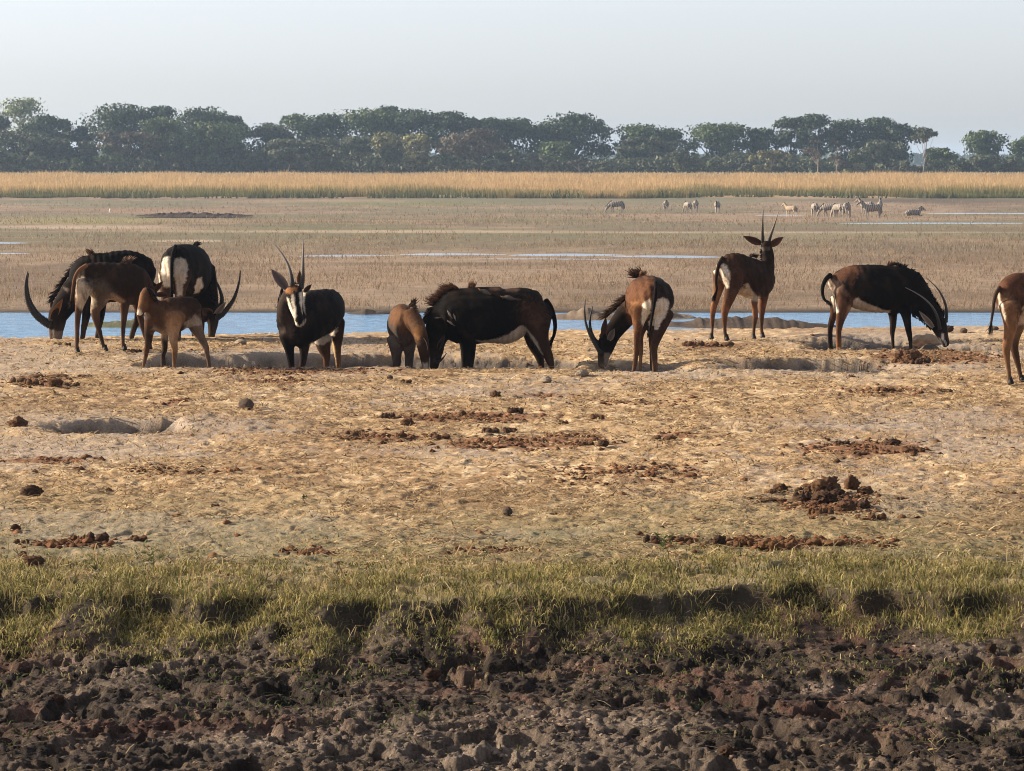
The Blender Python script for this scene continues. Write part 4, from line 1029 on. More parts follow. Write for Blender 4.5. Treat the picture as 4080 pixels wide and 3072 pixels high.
# -- cow cut by the right edge of the photograph
creature('sable_antelope', 'tan legged sable cow at the right edge, only its hindquarters in view', 'antelope', GB, *C8, 34.6, [
    ('z', (0.075, .033, .018), 0, [(620, 500, -.1, 110, 90), (690, 500, -.05, 190, 160), (830, 485, .08, 265, 225), (980, 495, .22, 285, 240), (1150, 515, .38, 290, 240), (1290, 530, .55, 280, 205), (1390, 545, .66, 220, 150)]),
    ('y', DKBR, 0, [(1340, 460, .6, 180, 120), (1430, 350, .65, 115, 92), (1500, 240, .68, 90, 80)]),
    ('y', [DKBR, BLACK, WHITE], 0, [(1510, 200, .68, 84, 74), (1580, 250, .66, 76, 62), (1660, 310, .64, 54, 48), (1730, 365, .62, 42, 38)]),
    ('y', [BROWN, (0.2, .1, .05), TAN, TAN, BROWN], 1, [(720, 600, -.2, 140), (728, 800, -.2, 98), (700, 980, -.2, 68), (672, 1120, -.2, 58), (685, 1260, -.2, 40), (705, 1400, -.2, 32), (718, 1530, -.2, 34)]),
    ('y', [BROWN, (0.15, .09, .05), BROWN, BROWN, DKBR], 1, [(930, 640, .1, 150), (880, 860, .1, 82), (825, 1050, .1, 60), (838, 1200, .1, 48), (880, 1380, .1, 34), (915, 1540, .1, 30)]),
    ('y', LEGC, 1, [(1230, 760, .4, 85), (1235, 1000, .4, 52), (1230, 1250, .4, 34), (1235, 1530, .4, 28)]),
    ('y', LEGC, 1, [(1340, 760, .75, 80), (1345, 1000, .75, 50), (1345, 1250, .75, 34), (1350, 1500, .75, 28)]),
  ], paint=[([(575, 410), (598, 420), (622, 560), (655, 720), (665, 800), (645, 780), (610, 640), (585, 500)], WHITE, 10),
            ([(850, 860), (880, 640), (925, 600), (1100, 740), (1200, 800), (1000, 850), (900, 840)], (0.36, 0.27, 0.19), 20, 'all'),
            ([(650, 480), (720, 450), (800, 640), (820, 760), (760, 900), (680, 800)], (0.15, 0.08, 0.042), 60),
            ([(900, 320), (940, 340), (900, 700), (840, 780), (820, 640), (880, 480)], (0.03, 0.015, 0.01), 60)],
  horns=[([(1500, 150, .62), (1480, 20, .6), (1440, -120, .58), (1380, -240, .56)], 28), ([(1540, 150, .74), (1530, 20, .74), (1500, -120, .73), (1450, -240, .72)], 28)],
  ears=[((1480, 180, .6), (1400, 60, .55), 70, (0, -1, 0), BROWN, GREY), ((1530, 190, .78), (1600, 80, .8), 70, (0, -1, 0), BROWN, GREY)],
  eyes=[(1560, 220, 12)],
  manes=[([(1250, 250, .5), (1330, 280, .55), (1400, 200, .6), (1450, 120, .62)], (-0.5, -1), 70, 200, DKBR, BROWN, 13, (-.1, 0.3))],
  tail=([(605, 385, -.12), (550, 460, -.18), (522, 560, -.2), (510, 660, -.2), (495, 760, -.2), (485, 850, -.2)], 28, (0.05, .03, .02), (0.03, .022, .018), 130), hooves=[0, 1])

# ------------------------------------------------------------------ oxpeckers riding the big bull
def bird(name, label, loc, ang, s, c_back, c_head, group=None, catn='bird'):
    ca, sa = math.cos(ang), math.sin(ang)
    def q(u, v, w=0):   # u along the back (to head), v up from it
        return [loc[0] + s * (u * ca - v * sa), loc[1] + s * w, loc[2] + s * (u * sa + v * ca)]
    rt = empty(name, Vector(q(0, -.1)), label=label, cat=catn, group=group)
    V, f, t, tv = tube([[*q(-.32, 0), .10 * s, .10 * s], [*q(-.1, 0.02), .17 * s, .16 * s], [*q(.16, .05), .17 * s, .16 * s], [*q(.36, .12), .11 * s, .11 * s]], 'y', seg=10, n=4)
    obj('body', mesh_arr('body', V, [f, t], np.tile(c_back, (len(V), 1))), M['fur'], rt)
    V, f, t, tv = tube([[*q(.36, .14), .09 * s, .09 * s], [*q(.50, .17), .10 * s, .09 * s]], 'y', seg=10, n=3)
    obj('head', mesh_arr('head', V, [f, t], np.tile(c_head, (len(V), 1))), M['fur'], rt)
    V, f, t, tv = tube([[*q(.58, .17), .045 * s, .04 * s], [*q(.72, .14), .012 * s, .012 * s]], 'y', seg=8, n=3)
    obj('beak', mesh_arr('beak', V, [f, t], np.tile((0.45, 0.2, 0.06), (len(V), 1))), M['horn'], rt)
    V, f, t, tv = tube([[*q(-.3, -.02), .09 * s, .035 * s], [*q(-.6, -.1), .07 * s, .025 * s], [*q(-.85, -.18), .035 * s, .015 * s]], 'y', seg=8, n=3)
    obj('tail', mesh_arr('tail', V, [f, t], np.tile(np.array(c_back) * 0.8, (len(V), 1))), M['fur'], rt)
    V, f, t, tv = tube([[*q(.22, .04, -.15), .08 * s, .03 * s], [*q(-.1, 0, -.17), .11 * s, .03 * s], [*q(-.42, -.06, -.12), .03 * s, .015 * s]], 'y', seg=8, n=3)
    obj('wing', mesh_arr('wing', V, [f, t], np.tile(np.array(c_back) * 1.25, (len(V), 1))), M['fur'], rt)
    return rt

root_b, hit_b, W_b, mp_b = bull
OXG = 'oxpeckers clinging to the big bull'
for cx, cy, ang, s, lb in ((1275, 300, 2.5, 0.15, 'grey-brown oxpecker on the bull\'s back behind the withers, head up left'),
                           (1545, 365, 2.75, 0.165, 'grey-brown oxpecker on the bull\'s flank, nearer the rump'),
                           (850, 555, 1.9, 0.075, 'small pale oxpecker, upper left of those on the bull\'s shoulder'),
                           (908, 588, 1.7, 0.06, 'small pale oxpecker, rightmost of those on the bull\'s shoulder'),
                           (862, 655, 2.3, 0.08, 'small pale oxpecker, lowest of those on the bull\'s shoulder'),
                           (708, 596, 3.0, 0.055, 'small pale oxpecker on the bull\'s neck mane')):
    h = hit_b(cx, cy)
    if h[0] is not None:
        k = (0.075, 0.062, 0.052) if s > 0.1 else (0.2, 0.165, 0.14)
        bird('oxpecker', lb, h[0] + Vector((0, -0.03, 0)), ang, s, k, (0.3, 0.25, 0.2) if s < 0.1 else (0.10, .08, .06), OXG)
eg = P(438, 846, 1.0)
De = 320.0
pe = P(438, 856, De)
bird('egret', 'tiny white egret standing on the plain at the left', Vector((pe.x, De, float(smoothH(pe.x, De)) + 0.24)), 1.1, 0.42, (0.75, 0.72, 0.66), (0.75, .72, .66))

# ------------------------------------------------------------------ zebras and an antelope far off on the plain
def zebra_parts(pose, light):
    up = pose == 'up'
    a = []
    S = lambda rows_: [[r[0], r[1], r[2], r[3], r[4] if len(r) > 4 else r[3] * .85] for r in rows_]
    if pose == 'lying':
        a.append(tube(S([(.62, 0, .32, .16, .15), (.35, 0, .35, .26, .24), (0, 0, .36, .28, .26), (-.4, 0, .34, .27, .22), (-.6, 0, .34, .2, .17)]), 'z'))
        a.append(tube(S([(-.5, 0, .45, .19), (-.7, 0, .62, .14), (-.84, 0, .75, .11)]), 'y'))
        a.append(tube(S([(-.84, 0, .78, .12, .1), (-1.0, 0, .66, .09, .08), (-1.14, 0, .56, .065, .06)]), 'y'))
        a.append(tube(S([(-.45, -.2, .2, .1), (-.7, -.22, .08, .06), (-.95, -.2, .06, .045)]), 'y'))
        a.append(tube(S([(.45, -.22, .22, .15), (.2, -.3, .1, .08), (.5, -.32, .06, .05)]), 'y'))
        return a
    a.append(tube(S([(.66, 0, .98, .17, .14), (.5, 0, .98, .27, .23), (.2, 0, .93, .3, .28), (-.15, 0, .91, .3, .28), (-.45, 0, .93, .28, .23), (-.62, 0, .95, .2, .15)]), 'z'))
    if up:
        a.append(tube(S([(-.55, 0, 1.02, .22), (-.76, 0, 1.24, .15), (-.9, 0, 1.42, .12)]), 'y'))
        a.append(tube(S([(-.9, 0, 1.46, .125, .1), (-1.08, 0, 1.36, .1, .085), (-1.28, 0, 1.22, .07, .065), (-1.36, 0, 1.16, .06, .06)]), 'y'))
    else:
        a.append(tube(S([(-.52, 0, .95, .23), (-.8, 0, .72, .155), (-.98, 0, .5, .12)]), 'y'))
        a.append(tube(S([(-.98, 0, .52, .125, .1), (-1.08, 0, .36, .1, .085), (-1.14, 0, .16, .07, .065), (-1.15, 0, .08, .06, .06)]), 'y'))
    for x, y, k in ((-.48, -.13, 0), (-.4, .13, .05), (.5, -.14, 0), (.6, .14, -.04)):
        if x < 0: a.append(tube(S([(x, y, .82, .13), (x + k, y, .5, .065), (x + k, y, .25, .045), (x + k, y, .02, .05)]), 'y'))
        else: a.append(tube(S([(x, y, .9, .2), (x + .06, y, .62, .1), (x + .1, y, .42, .06), (x + .05 + k, y, .2, .042), (x + .03 + k, y, .02, .05)]), 'y'))
    return a

def zebra_proto(pose, kind='zebra'):
    me, co, tag, tt = voxel_body(zebra_parts(pose, 0), 0.03, 3)
    if kind == 'zebra':
        w = np.sin((co[:, 0] + 0.35 * (co[:, 2] - 0.9) * np.sign(co[:, 0] - .3)) * 36 + 3 * fbm(co[:, 0] * 3, co[:, 2] * 3, 4, 2) + co[:, 2] * 8)
        leg = (co[:, 2] < 0.62) & (pose != 'lying')
        w = np.where(leg, np.sin(co[:, 2] * 70), w)
        c = mixc(np.array([0.31, 0.27, 0.23]), np.array([0.030, 0.018, 0.016]), sst(-0.25, 0.15, w) * (0.65 - 0.3 * leg))
    else:
        c = np.tile(np.array([0.30, 0.235, 0.165]), (len(co), 1))
        c = mixc(c, np.array([0.42, 0.35, 0.27]), sst(0.75, 0.6, co[:, 2]))
    set_col(me, c)
    rt = bpy.data.objects.new('zebra' if kind == 'zebra' else 'puku_antelope', None)
    kids = [('body', me, M['fur'])]
    sp_ = []
    hp = {'up': (-.9, 1.5), 'graze': (-.98, .58), 'lying': (-.84, .84)}[pose]
    bp_ = {'up': (-.5, 1.2), 'graze': (-.45, 1.2), 'lying': (-.45, .66)}[pose]
    for _ in range(110 if kind == 'zebra' else 0):
        u = rng.random()
        b = (bp_[0] + (hp[0] - bp_[0]) * u - .05, rng.normal() * .02, bp_[1] + (hp[1] - bp_[1]) * u + .07 * math.sin(math.pi * u))
        sp_.append((b, (-.5, rng.normal() * .2, .8), .13, .035, (0, 0, 0), (0.03, .025, .02), (0.05, .04, .03)))
    if sp_: kids.append(('mane', strands(sp_, 'mane'), M['hair']))
    hx, hz = {'up': (-.93, 1.52), 'graze': (-.97, .58), 'lying': (-.86, .84)}[pose]
    for sy in (-1, 1):
        kids.append(('ear', ear_mesh((hx, .06 * sy, hz), (hx + .02, .12 * sy, hz + .17), .09, (-1, 0, 0), (0.3, .26, .22), (0.25, .2, .17)), M['fur']))
    if pose != 'lying':
        V, q, t, tv = tube([[.72, 0, 1.05, .04, .04], [.8, 0, .85, .03, .03], [.82, 0, .6, .05, .05], [.81, 0, .42, .02, .02]], 'y', seg=8)
        kids.append(('tail', mesh_arr('tail', V, [q, t], np.outer(1 - tv, (0.3, .26, .22)) + np.outer(tv, (.02, .016, .014))), M['hair']))
    return rt, kids

protos = {(p, k): zebra_proto(p, k) for p, k in (('graze', 'zebra'), ('up', 'zebra'), ('lying', 'zebra'), ('up', 'puku'))}
ZG = 'zebras scattered across the far plain'
ZL = [  # px, py foot, pose, heading (0 = faces left), size, label
    (2456, 847, 'graze', 0.1, 1.0, 'leftmost zebra, alone and side-on with its head down', 'zebra'),
    (2653, 846, 'graze', 1.75, 1.0, 'single zebra seen from behind, second from the left', 'zebra'),
    (2738, 847, 'graze', 1.2, .92, 'darker zebra on the left of a close pair', 'zebra'),
    (2771, 848, 'graze', 1.7, 1.05, 'pale zebra on the right of a close pair', 'zebra'),
    (2856, 850, 'graze', -1.4, 1.0, 'zebra facing the camera with lowered head, right of the close pair', 'zebra'),
    (3150, 863, 'up', 0.75, .82, 'pale antelope without stripes looking left among the zebras', 'puku'),
    (3244, 862, 'graze', 1.45, 1.0, 'pale zebra seen from behind, left of the dense cluster', 'zebra'),
    (3303, 863, 'graze', 0.25, .95, 'dark zebra nosing the ground at the left of the dense cluster', 'zebra'),
    (3338, 867, 'graze', 1.1, 1.0, 'pale zebra in the middle of the dense cluster', 'zebra'),
    (3372, 869, 'graze', 1.9, 1.08, 'large zebra with its rump to the camera in the dense cluster', 'zebra'),
    (3473, 871, 'up', 0.05, 1.0, 'dark zebra standing side-on with raised head, in front of two others', 'zebra'),
    (3452, 852, 'up', 0.6, 1.0, 'zebra behind the side-on zebra, its head showing at left', 'zebra'),
    (3504, 850, 'up', 1.75, 1.0, 'zebra behind the rump of the side-on zebra', 'zebra'),
    (3636, 861, 'lying', 3.0, 1.0, 'rightmost zebra, lying low on the mud', 'zebra')]
for px, py, pose, hd, sz, lb, kd_ in ZL:
    D = 330.0
    for _ in range(15): D = Dfor(py, float(smoothH(0.0, D)))
    x = (px - 2040) / FPX * D
    rt, kids = protos[(pose, kd_)]
    r = rt.copy(); r.location = (x, D, float(smoothH(x, D)) - 0.02); r.rotation_euler = (0, 0, -hd); r.scale = (sz, sz, sz)
    r['label'] = lb; r['category'] = 'zebra' if kd_ == 'zebra' else 'antelope'
    if kd_ == 'zebra': r['group'] = ZG
    COL.objects.link(r)
    for nm, me, mt in kids:
        if not me.materials: me.materials.append(mt)
        c = bpy.data.objects.new(nm, me); COL.objects.link(c); c.parent = r
for rt, kids in protos.values(): bpy.data.objects.remove(rt)

# ------------------------------------------------------------------ stones, dung and clods lying on the bank
def lump_mesh(seed, sub=3, flat=0.7, rough=0.25, freq=2.2):
    import bmesh
    bm = bmesh.new(); bmesh.ops.create_icosphere(bm, subdivisions=sub, radius=0.5)
    me = bpy.data.meshes.new('lump'); bm.to_mesh(me); bm.free()
    off = Vector((seed * 3.7, seed * 1.3, seed * 7.1))
    for v in me.vertices:
        p = v.co.copy(); d = p.normalized()
        k = mnoise.fractal(p * freq * 1.6 + off, 0.9, 2.1, 3) * rough * 0.7 - abs(mnoise.noise(p * freq * 3.2 + off)) * rough * 0.9 + abs(mnoise.noise(p * freq * 7 + off)) * rough * 0.9
        v.co = p + d * k * 0.6
        v.co.z *= flat
    for f in me.polygons: f.use_smooth = True
    return me

LM = {k: [lump_mesh(i + 10 * j, 4, fl, rg, fq) for i in range(4)] for j, (k, fl, rg, fq) in enumerate(
    (('dung', .62, .5, 1.9), ('dung_dark', .7, .42, 2.1), ('dung_orange', .4, .55, 2.6), ('stone', .72, .25, 1.2), ('ball', .88, .10, 2.6), ('clay', .6, .22, 1.3)))}
LMM = {}
CR = [lump_mesh(70 + i, 3, 0.9, 0.38, 2.2) for i in range(3)]
def cluster_mesh(seed, mats):
    rs = np.random.default_rng(seed)
    Vs, Fs, o = [], [], 0
    for k in range(11):
        src = CR[k % 3]
        V = np.array([v.co for v in src.vertices]); F = np.array([p.vertices for p in src.polygons])
        sx = 0.13 + 0.16 * rs.random(); a = rs.random() * 6.28
        x = (rs.random() - .5) * 0.85; y = (rs.random() - .5) * .8 * math.sqrt(max(0, 1 - 4 * x * x * .8))
        R_ = np.array([[math.cos(a), -math.sin(a), 0], [math.sin(a), math.cos(a), 0], [0, 0, 1]])
        V = (V * np.array([sx * 1.3, sx * 1.3, 1.2 * (0.4 + .4 * rs.random())])) @ R_.T + np.array([x, y, -0.08])
        Vs.append(V); Fs.append(F + o); o += len(V)
    return mesh_arr('crumbled', np.vstack(Vs), [np.vstack(Fs)])
for _k in ('dung', 'dung_dark', 'dung_orange'):
    LM[_k + '_flat'] = [cluster_mesh(i + 31, None) for i in range(4)]

def lump(name, kind, px, py, wpx, hpx, label=None, catn=None, group=None, parent=None, i=0, sink=0.12):
    D = Dfor(py, 0.0)
    for _ in range(4):
        x = (px - 2040) / FPX * D
        D = Dfor(py, float(smoothH(x, D)) if D > 20 else float(smoothH(x, D)))
    x = (px - 2040) / FPX * D
    s = D / FPX
    flat_ = kind.startswith('dung') and wpx / hpx > 1.9
    base = LM[kind + ('_flat' if flat_ else '')][i % 4]
    if base.name not in LMM:
        base.materials.append(M[kind]); LMM[base.name] = 1
    o = bpy.data.objects.new(name, base)
    fl = {'dung': .62, 'dung_dark': .7, 'dung_orange': .4, 'stone': .72, 'ball': .88, 'clay': .6}[kind]
    w = wpx * s; h = hpx * s
    zz = Hs(x, D) + h * (0.5 - sink)
    loc = Vector((x, D, zz))
    if parent is not None:
        loc = loc - parent.location
    o.location = loc
    o.scale = (w, w * 0.85, h / (0.8 if flat_ else fl))
    o.rotation_euler = (0, 0, (0.25 if flat_ else 0.9) * ((px * 7 + i) % 13 - 6) / 6)
    COL.objects.link(o)
    if parent is not None: o.parent = parent
    if label: o['label'] = label
    if catn: o['category'] = catn
    if group: o['group'] = group
    return o

DG = 'clods of dry dung scattered on the bank'; SG = 'stones and clay lumps on the bank'
LUMPS = [
    ('dung_ball', 'ball', 977, 1630, 66, 52, 'round grey dung ball on the straw left of centre', 'dung', DG),
    ('dung_clod', 'dung_dark', 118, 1978, 84, 48, 'dark dung clod at the far left, midway down the bank', 'dung', DG),
    ('dung_clod', 'dung', 66, 1700, 72, 44, 'brown clod at the left end of the left hollow', 'dung', DG),
    ('dung_clod', 'dung', 68, 1527, 62, 24, 'leftmost flat clod of the row below the leftmost bull', 'dung', DG),
    ('dung_clod', 'dung', 128, 1536, 76, 38, 'highest clod of the row below the leftmost bull', 'dung', DG),
    ('dung_clod', 'dung', 216, 1541, 54, 34, 'dark clod right of the highest in the row below the leftmost bull', 'dung', DG),
    ('dung_clod', 'dung', 275, 1537, 80, 20, 'thin flat clod at the right end of the row below the leftmost bull', 'dung', DG),
    ('dung_clod', 'dung', 190, 1502, 150, 18, 'long flat smear of dung behind the row below the leftmost bull', 'dung', DG),
    ('dung_clod', 'dung', 340, 1500, 70, 14, 'small flat patch of dung below the cow with pale thighs', 'dung', DG),
    ('dung_clod', 'dung_dark', 50, 2114, 40, 32, 'small pointed dark clod at the left edge', 'dung', DG),
    ('dung_clod', 'dung_orange', 302, 2152, 70, 34, 'crumbly orange dung leaning on a dark clod at lower left', 'dung', DG),
    ('dung_clod', 'dung_dark', 378, 2160, 92, 42, 'dark clod with orange crumbs on its left, lower left', 'dung', DG),
    ('dung_clod', 'dung', 552, 2156, 86, 26, 'low brown clod right of the dark clod at lower left', 'dung', DG),
    ('dung_clod', 'dung', 122, 2254, 76, 44, 'lowest brown clod at the left edge of the green grass', 'dung', DG),
    ('dung_clod', 'dung', 80, 2218, 36, 22, 'small clod just behind the lowest brown clod at left', 'dung', DG),
    ('dung_clod', 'dung', 75, 2172, 60, 18, 'flat crumbly clod above the lowest clods at left', 'dung', DG),
    ('dung_clod', 'dung_dark', 855, 2018, 42, 18, 'small low clod on the straw left of centre', 'dung', DG),
    ('dung_ball', 'ball', 2022, 2050, 42, 38, 'small round brown ball alone near the middle of the bank', 'dung', DG),
    ('stone', 'stone', 2178, 1524, 46, 30, 'pale stone left of two in front of the big bull\'s hind legs', 'stone', SG),
    ('stone', 'stone', 2320, 1499, 48, 30, 'pale stone right of two, below the upright horns', 'stone', SG),
    ('stone', 'ball', 2318, 1434, 32, 18, 'small dark stone behind the upright horned cow\'s muzzle', 'stone', SG),
    ('dung_clod', 'dung', 1975, 1582, 42, 28, 'upright brown clod below the big bull\'s belly', 'dung', DG),
    ('stone', 'ball', 1552, 1511, 26, 18, 'small grey stone in front of the rusty young antelope', 'stone', SG),
    ('dung_clod', 'dung', 1618, 1524, 46, 16, 'small flat clod in front of the rusty young antelope', 'dung', DG),
    ('dung_clod', 'dung_dark', 1962, 1729, 86, 32, 'smooth dark clod in the middle of the central dung patch', 'dung', DG),
    ('dung_clod', 'dung_dark', 2036, 1724, 58, 28, 'black crumbly clod right of the smooth dark clod', 'dung', DG),
    ('dung_clod', 'dung_dark', 1545, 1668, 56, 26, 'dark clod left of the central dung patch', 'dung', DG),
    ('dung_clod', 'dung', 1622, 1700, 46, 34, 'upright clod at the left end of the central dung patch', 'dung', DG),
    ('dung_clod', 'dung', 1842, 1660, 30, 28, 'small peaked clod in the upper row of the central dung patch', 'dung', DG),
    ('dung_clod', 'dung_dark', 2055, 1648, 60, 26, 'dark clod at the top of the central dung patch', 'dung', DG),
    ('dung_clod', 'dung', 1602, 1746, 36, 32, 'peaked clod in the lower row of the central dung patch', 'dung', DG),
    ('dung_clod', 'dung', 1400, 1742, 60, 26, 'brown clod at the left end of the lower dung row', 'dung', DG),
    ('dung_clod', 'dung', 1760, 1750, 110, 30, 'broad clod in the lower row of the central dung patch', 'dung', DG),
    ('dung_clod', 'dung_dark', 2404, 1784, 44, 30, 'dark upright clod right of the central dung patch', 'dung', DG),
    ('dung_clod', 'dung', 2335, 1780, 66, 24, 'low clod touching the dark upright clod right of the patch', 'dung', DG),
    ('dung_clod', 'dung', 2650, 1750, 92, 26, 'isolated flat clod between the central and right dung patches', 'dung', DG),
    ('dung_clod', 'dung', 2250, 1690, 50, 22, 'clod on the upper right of the central dung patch', 'dung', DG),
    ('dung_clod', 'dung', 2385, 1672, 56, 20, 'separate clod right of the upper dung row', 'dung', DG),
    ('dung_clod', 'dung_dark', 2872, 2168, 52, 46, 'upright dark clod at the left of the lower right dung streak', 'dung', DG),
    ('dung_clod', 'dung_dark', 2600, 2160, 66, 34, 'dark clod with a leafy weed beside it, lower right of centre', 'dung', DG),
    ('dung_clod', 'dung', 2720, 2162, 110, 26, 'low crumbly clod between two dark clods, lower right', 'dung', DG),
    ('dung_clod', 'dung_orange', 2970, 2172, 76, 34, 'orange clod left of the broad one in the lower right streak', 'dung', DG),
    ('dung_clod', 'dung_orange', 3110, 2184, 150, 48, 'broadest orange clod in the lower right dung streak', 'dung', DG),
    ('dung_clod', 'dung_orange', 3300, 2176, 150, 24, 'thin orange clod right of the broadest one', 'dung', DG),
    ('dung_clod', 'dung_orange', 3536, 2180, 60, 20, 'small orange clod at the right end of the lower streak', 'dung', DG),
    ('dung_clod', 'dung_dark', 3310, 2222, 56, 20, 'small dark clod below the lower right dung streak', 'dung', DG),
    ('dung_clod', 'dung_dark', 3360, 1772, 60, 24, 'dark clod at the left of the right hand dung patch', 'dung', DG),
    ('dung_clod', 'dung_dark', 3560, 1772, 60, 34, 'dark clod on the upper right of the right hand dung patch', 'dung', DG),
    ('dung_clod', 'dung_dark', 3440, 1815, 66, 22, 'dark clod on the lower side of the right hand dung patch', 'dung', DG),
    ('dung_clod', 'dung', 3650, 1800, 90, 24, 'low clod at the right end of the right hand dung patch', 'dung', DG),
    ('dung_clod', 'dung', 2765, 1380, 84, 26, 'brown dung behind the left hind hoof of the slim cow', 'dung', DG),
    ('dung_clod', 'dung', 2880, 1382, 96, 24, 'brown dung below the front hooves of the slim cow', 'dung', DG),
    ('dung_clod', 'dung', 3540, 1560, 90, 22, 'low clod below the heap in front of the grazing bull', 'dung', DG),
    ('dung_clod', 'dung', 3770, 1562, 66, 20, 'small clod right of the low clod below the heap', 'dung', DG),
    ('stone', 'stone', 958, 1371, 52, 24, 'grey stone on the bank edge left of the facing bull', 'stone', SG),
    ('stone', 'ball', 3842, 1326, 32, 24, 'small round stone at the water\'s edge near the right', 'stone', SG),
    ('stone', 'dung_dark', 3782, 1324, 40, 26, 'small dark stone at the water\'s edge behind the grazing bull\'s muzzle', 'stone', SG),
    ('stone', 'ball', 3965, 1318, 34, 18, 'small stone at the water\'s edge beside the right cow\'s tail', 'stone', SG),
    ('stone', 'stone', 3466, 1446, 52, 24, 'pale stone at the right end of the dark hollow', 'stone', SG),
    ('stone', 'dung_dark', 228, 1376, 34, 14, 'small dark stone under the leftmost bull\'s muzzle', 'stone', SG),
    ('stone', 'dung_dark', 270, 1378, 34, 14, 'small dark stone just right of the leftmost bull\'s muzzle', 'stone', SG),
    ('stone', 'dung_dark', 535, 1403, 56, 20, 'dark stone by the front hoof of the cow with pale thighs', 'stone', SG),
    ('clay_mound', 'clay', 3690, 1395, 120, 60, 'pale clay lump right in front of the grazing bull\'s muzzle', 'clay lump', SG),
    ('mud_clod', 'ball', 3890, 2700, 46, 44, 'upright grey mud clod in the mud at lower right', 'mud clod', 'large clods standing in the mud'),
    ('mud_clod', 'dung_dark', 3966, 2600, 40, 40, 'small dark mud clod on the pale patch at right', 'mud clod', 'large clods standing in the mud'),
    ('mud_clod', 'ball', 3030, 2950, 44, 56, 'upright mud clod near the bottom, right of centre', 'mud clod', 'large clods standing in the mud'),
    ('mud_clod', 'dung_dark', 2910, 3010, 70, 50, 'large dark mud clod at the bottom edge, right of centre', 'mud clod', 'large clods standing in the mud'),
    ('mud_clod', 'dung_dark', 200, 2780, 70, 44, 'dark mud clod at the left below the grass', 'mud clod', 'large clods standing in the mud'),
    ('mud_clod', 'dung_dark', 1720, 2720, 70, 50, 'dark crumbly mud clod in the middle of the mud', 'mud clod', 'large clods standing in the mud'),
]
for i, (nm, kd_, px, py, w, h, lb, ct, gp) in enumerate(LUMPS):
    lump(nm, kd_, px, py, w, h, lb, ct, gp, i=i)

def heap(name, label, px, py, clods):
    D = Dfor(py, 0.0); x = (px - 2040) / FPX * D
    e = empty(name, (x, D, Hs(x, D)), label=label, cat='dung heap'); mx = sum(c[0] for c in clods) / len(clods)
    for i, (a, b, w, h, k) in enumerate(clods):
        o = lump('clod', k, mx + (a - mx) * 0.93, b, w * .9, h * .86, parent=e, i=i, sink=0.16)
    return e
heap('dung_heap', 'largest heap of dark brown dung clods, at the right of the bank', 3330, 2020, [
    (3300, 1965, 120, 78, 'dung'), (3240, 1960, 90, 50, 'dung'), (3405, 1952, 62, 66, 'dung'), (3465, 1968, 60, 44, 'dung'), (3180, 1960, 40, 28, 'dung'),
    (3220, 1995, 130, 62, 'dung_dark'), (3290, 2008, 110, 74, 'dung_dark'), (3345, 1975, 60, 40, 'dung_dark'), (3100, 1955, 60, 40, 'dung'), (3080, 1965, 50, 20, 'dung'),
    (3420, 2020, 130, 44, 'dung_dark'), (3380, 2035, 80, 60, 'dung'), (3250, 2050, 70, 36, 'dung_orange'), (3290, 2052, 80, 44, 'dung'), (3400, 1985, 90, 24, 'dung_dark'),
    (3520, 2075, 80, 34, 'dung'), (3460, 2070, 70, 22, 'dung_orange'), (3060, 2000, 130, 20, 'dung'), (3640, 1985, 80, 14, 'dung_dark')])
heap('dung_heap', 'brown dung heap just in front of the grazing bull\'s forelegs', 3620, 1435, [
    (3600, 1432, 70, 50, 'dung'), (3640, 1436, 80, 56, 'dung'), (3575, 1444, 50, 24, 'dung'), (3690, 1444, 60, 26, 'dung_dark'), (3660, 1448, 60, 30, 'dung_dark'), (3620, 1446, 60, 24, 'dung')])

ZX, ZD = [], []
# crumbs of dung and earth, nobody could count
def crumbs(name, X, Y, S, colr, mat, hscale=0.7, zoff=0.0):
    n = len(X)
    Z = H(X, Y) + zoff
    base = np.array([[1, 0, 0], [-.5, .87, 0], [-.5, -.87, 0], [.2, .1, 1.0], [0.6, 0.9, .45], [-.9, .1, .5], [.5, -.9, .4]])
    F = np.array([[0, 4, 3], [4, 1, 3], [1, 5, 3], [5, 2, 3], [2, 6, 3], [6, 0, 3], [0, 1, 4], [1, 2, 5], [2, 0, 6]])
    a = rng.random(n) * 6.28
    j = 1 + 0.5 * (rng.random((n, 7, 3)) - 0.5) * 2
    B = base[None] * j
    ca, sa = np.cos(a), np.sin(a)
    x = B[..., 0] * ca[:, None] - B[..., 1] * sa[:, None]; y = B[..., 0] * sa[:, None] + B[..., 1] * ca[:, None]
    V = np.stack([X[:, None] + x * S[:, None], Y[:, None] + y * S[:, None], Z[:, None] + (B[..., 2] * hscale - 0.15) * S[:, None]], -1).reshape(-1, 3)
    Fi = (F[None] + (np.arange(n) * 7)[:, None, None]).reshape(-1, 3)
    c = np.repeat(colr, 7, axis=0)
    me = mesh_arr(name, V, [Fi], c)
    return obj(name, me, mat, kind='stuff')

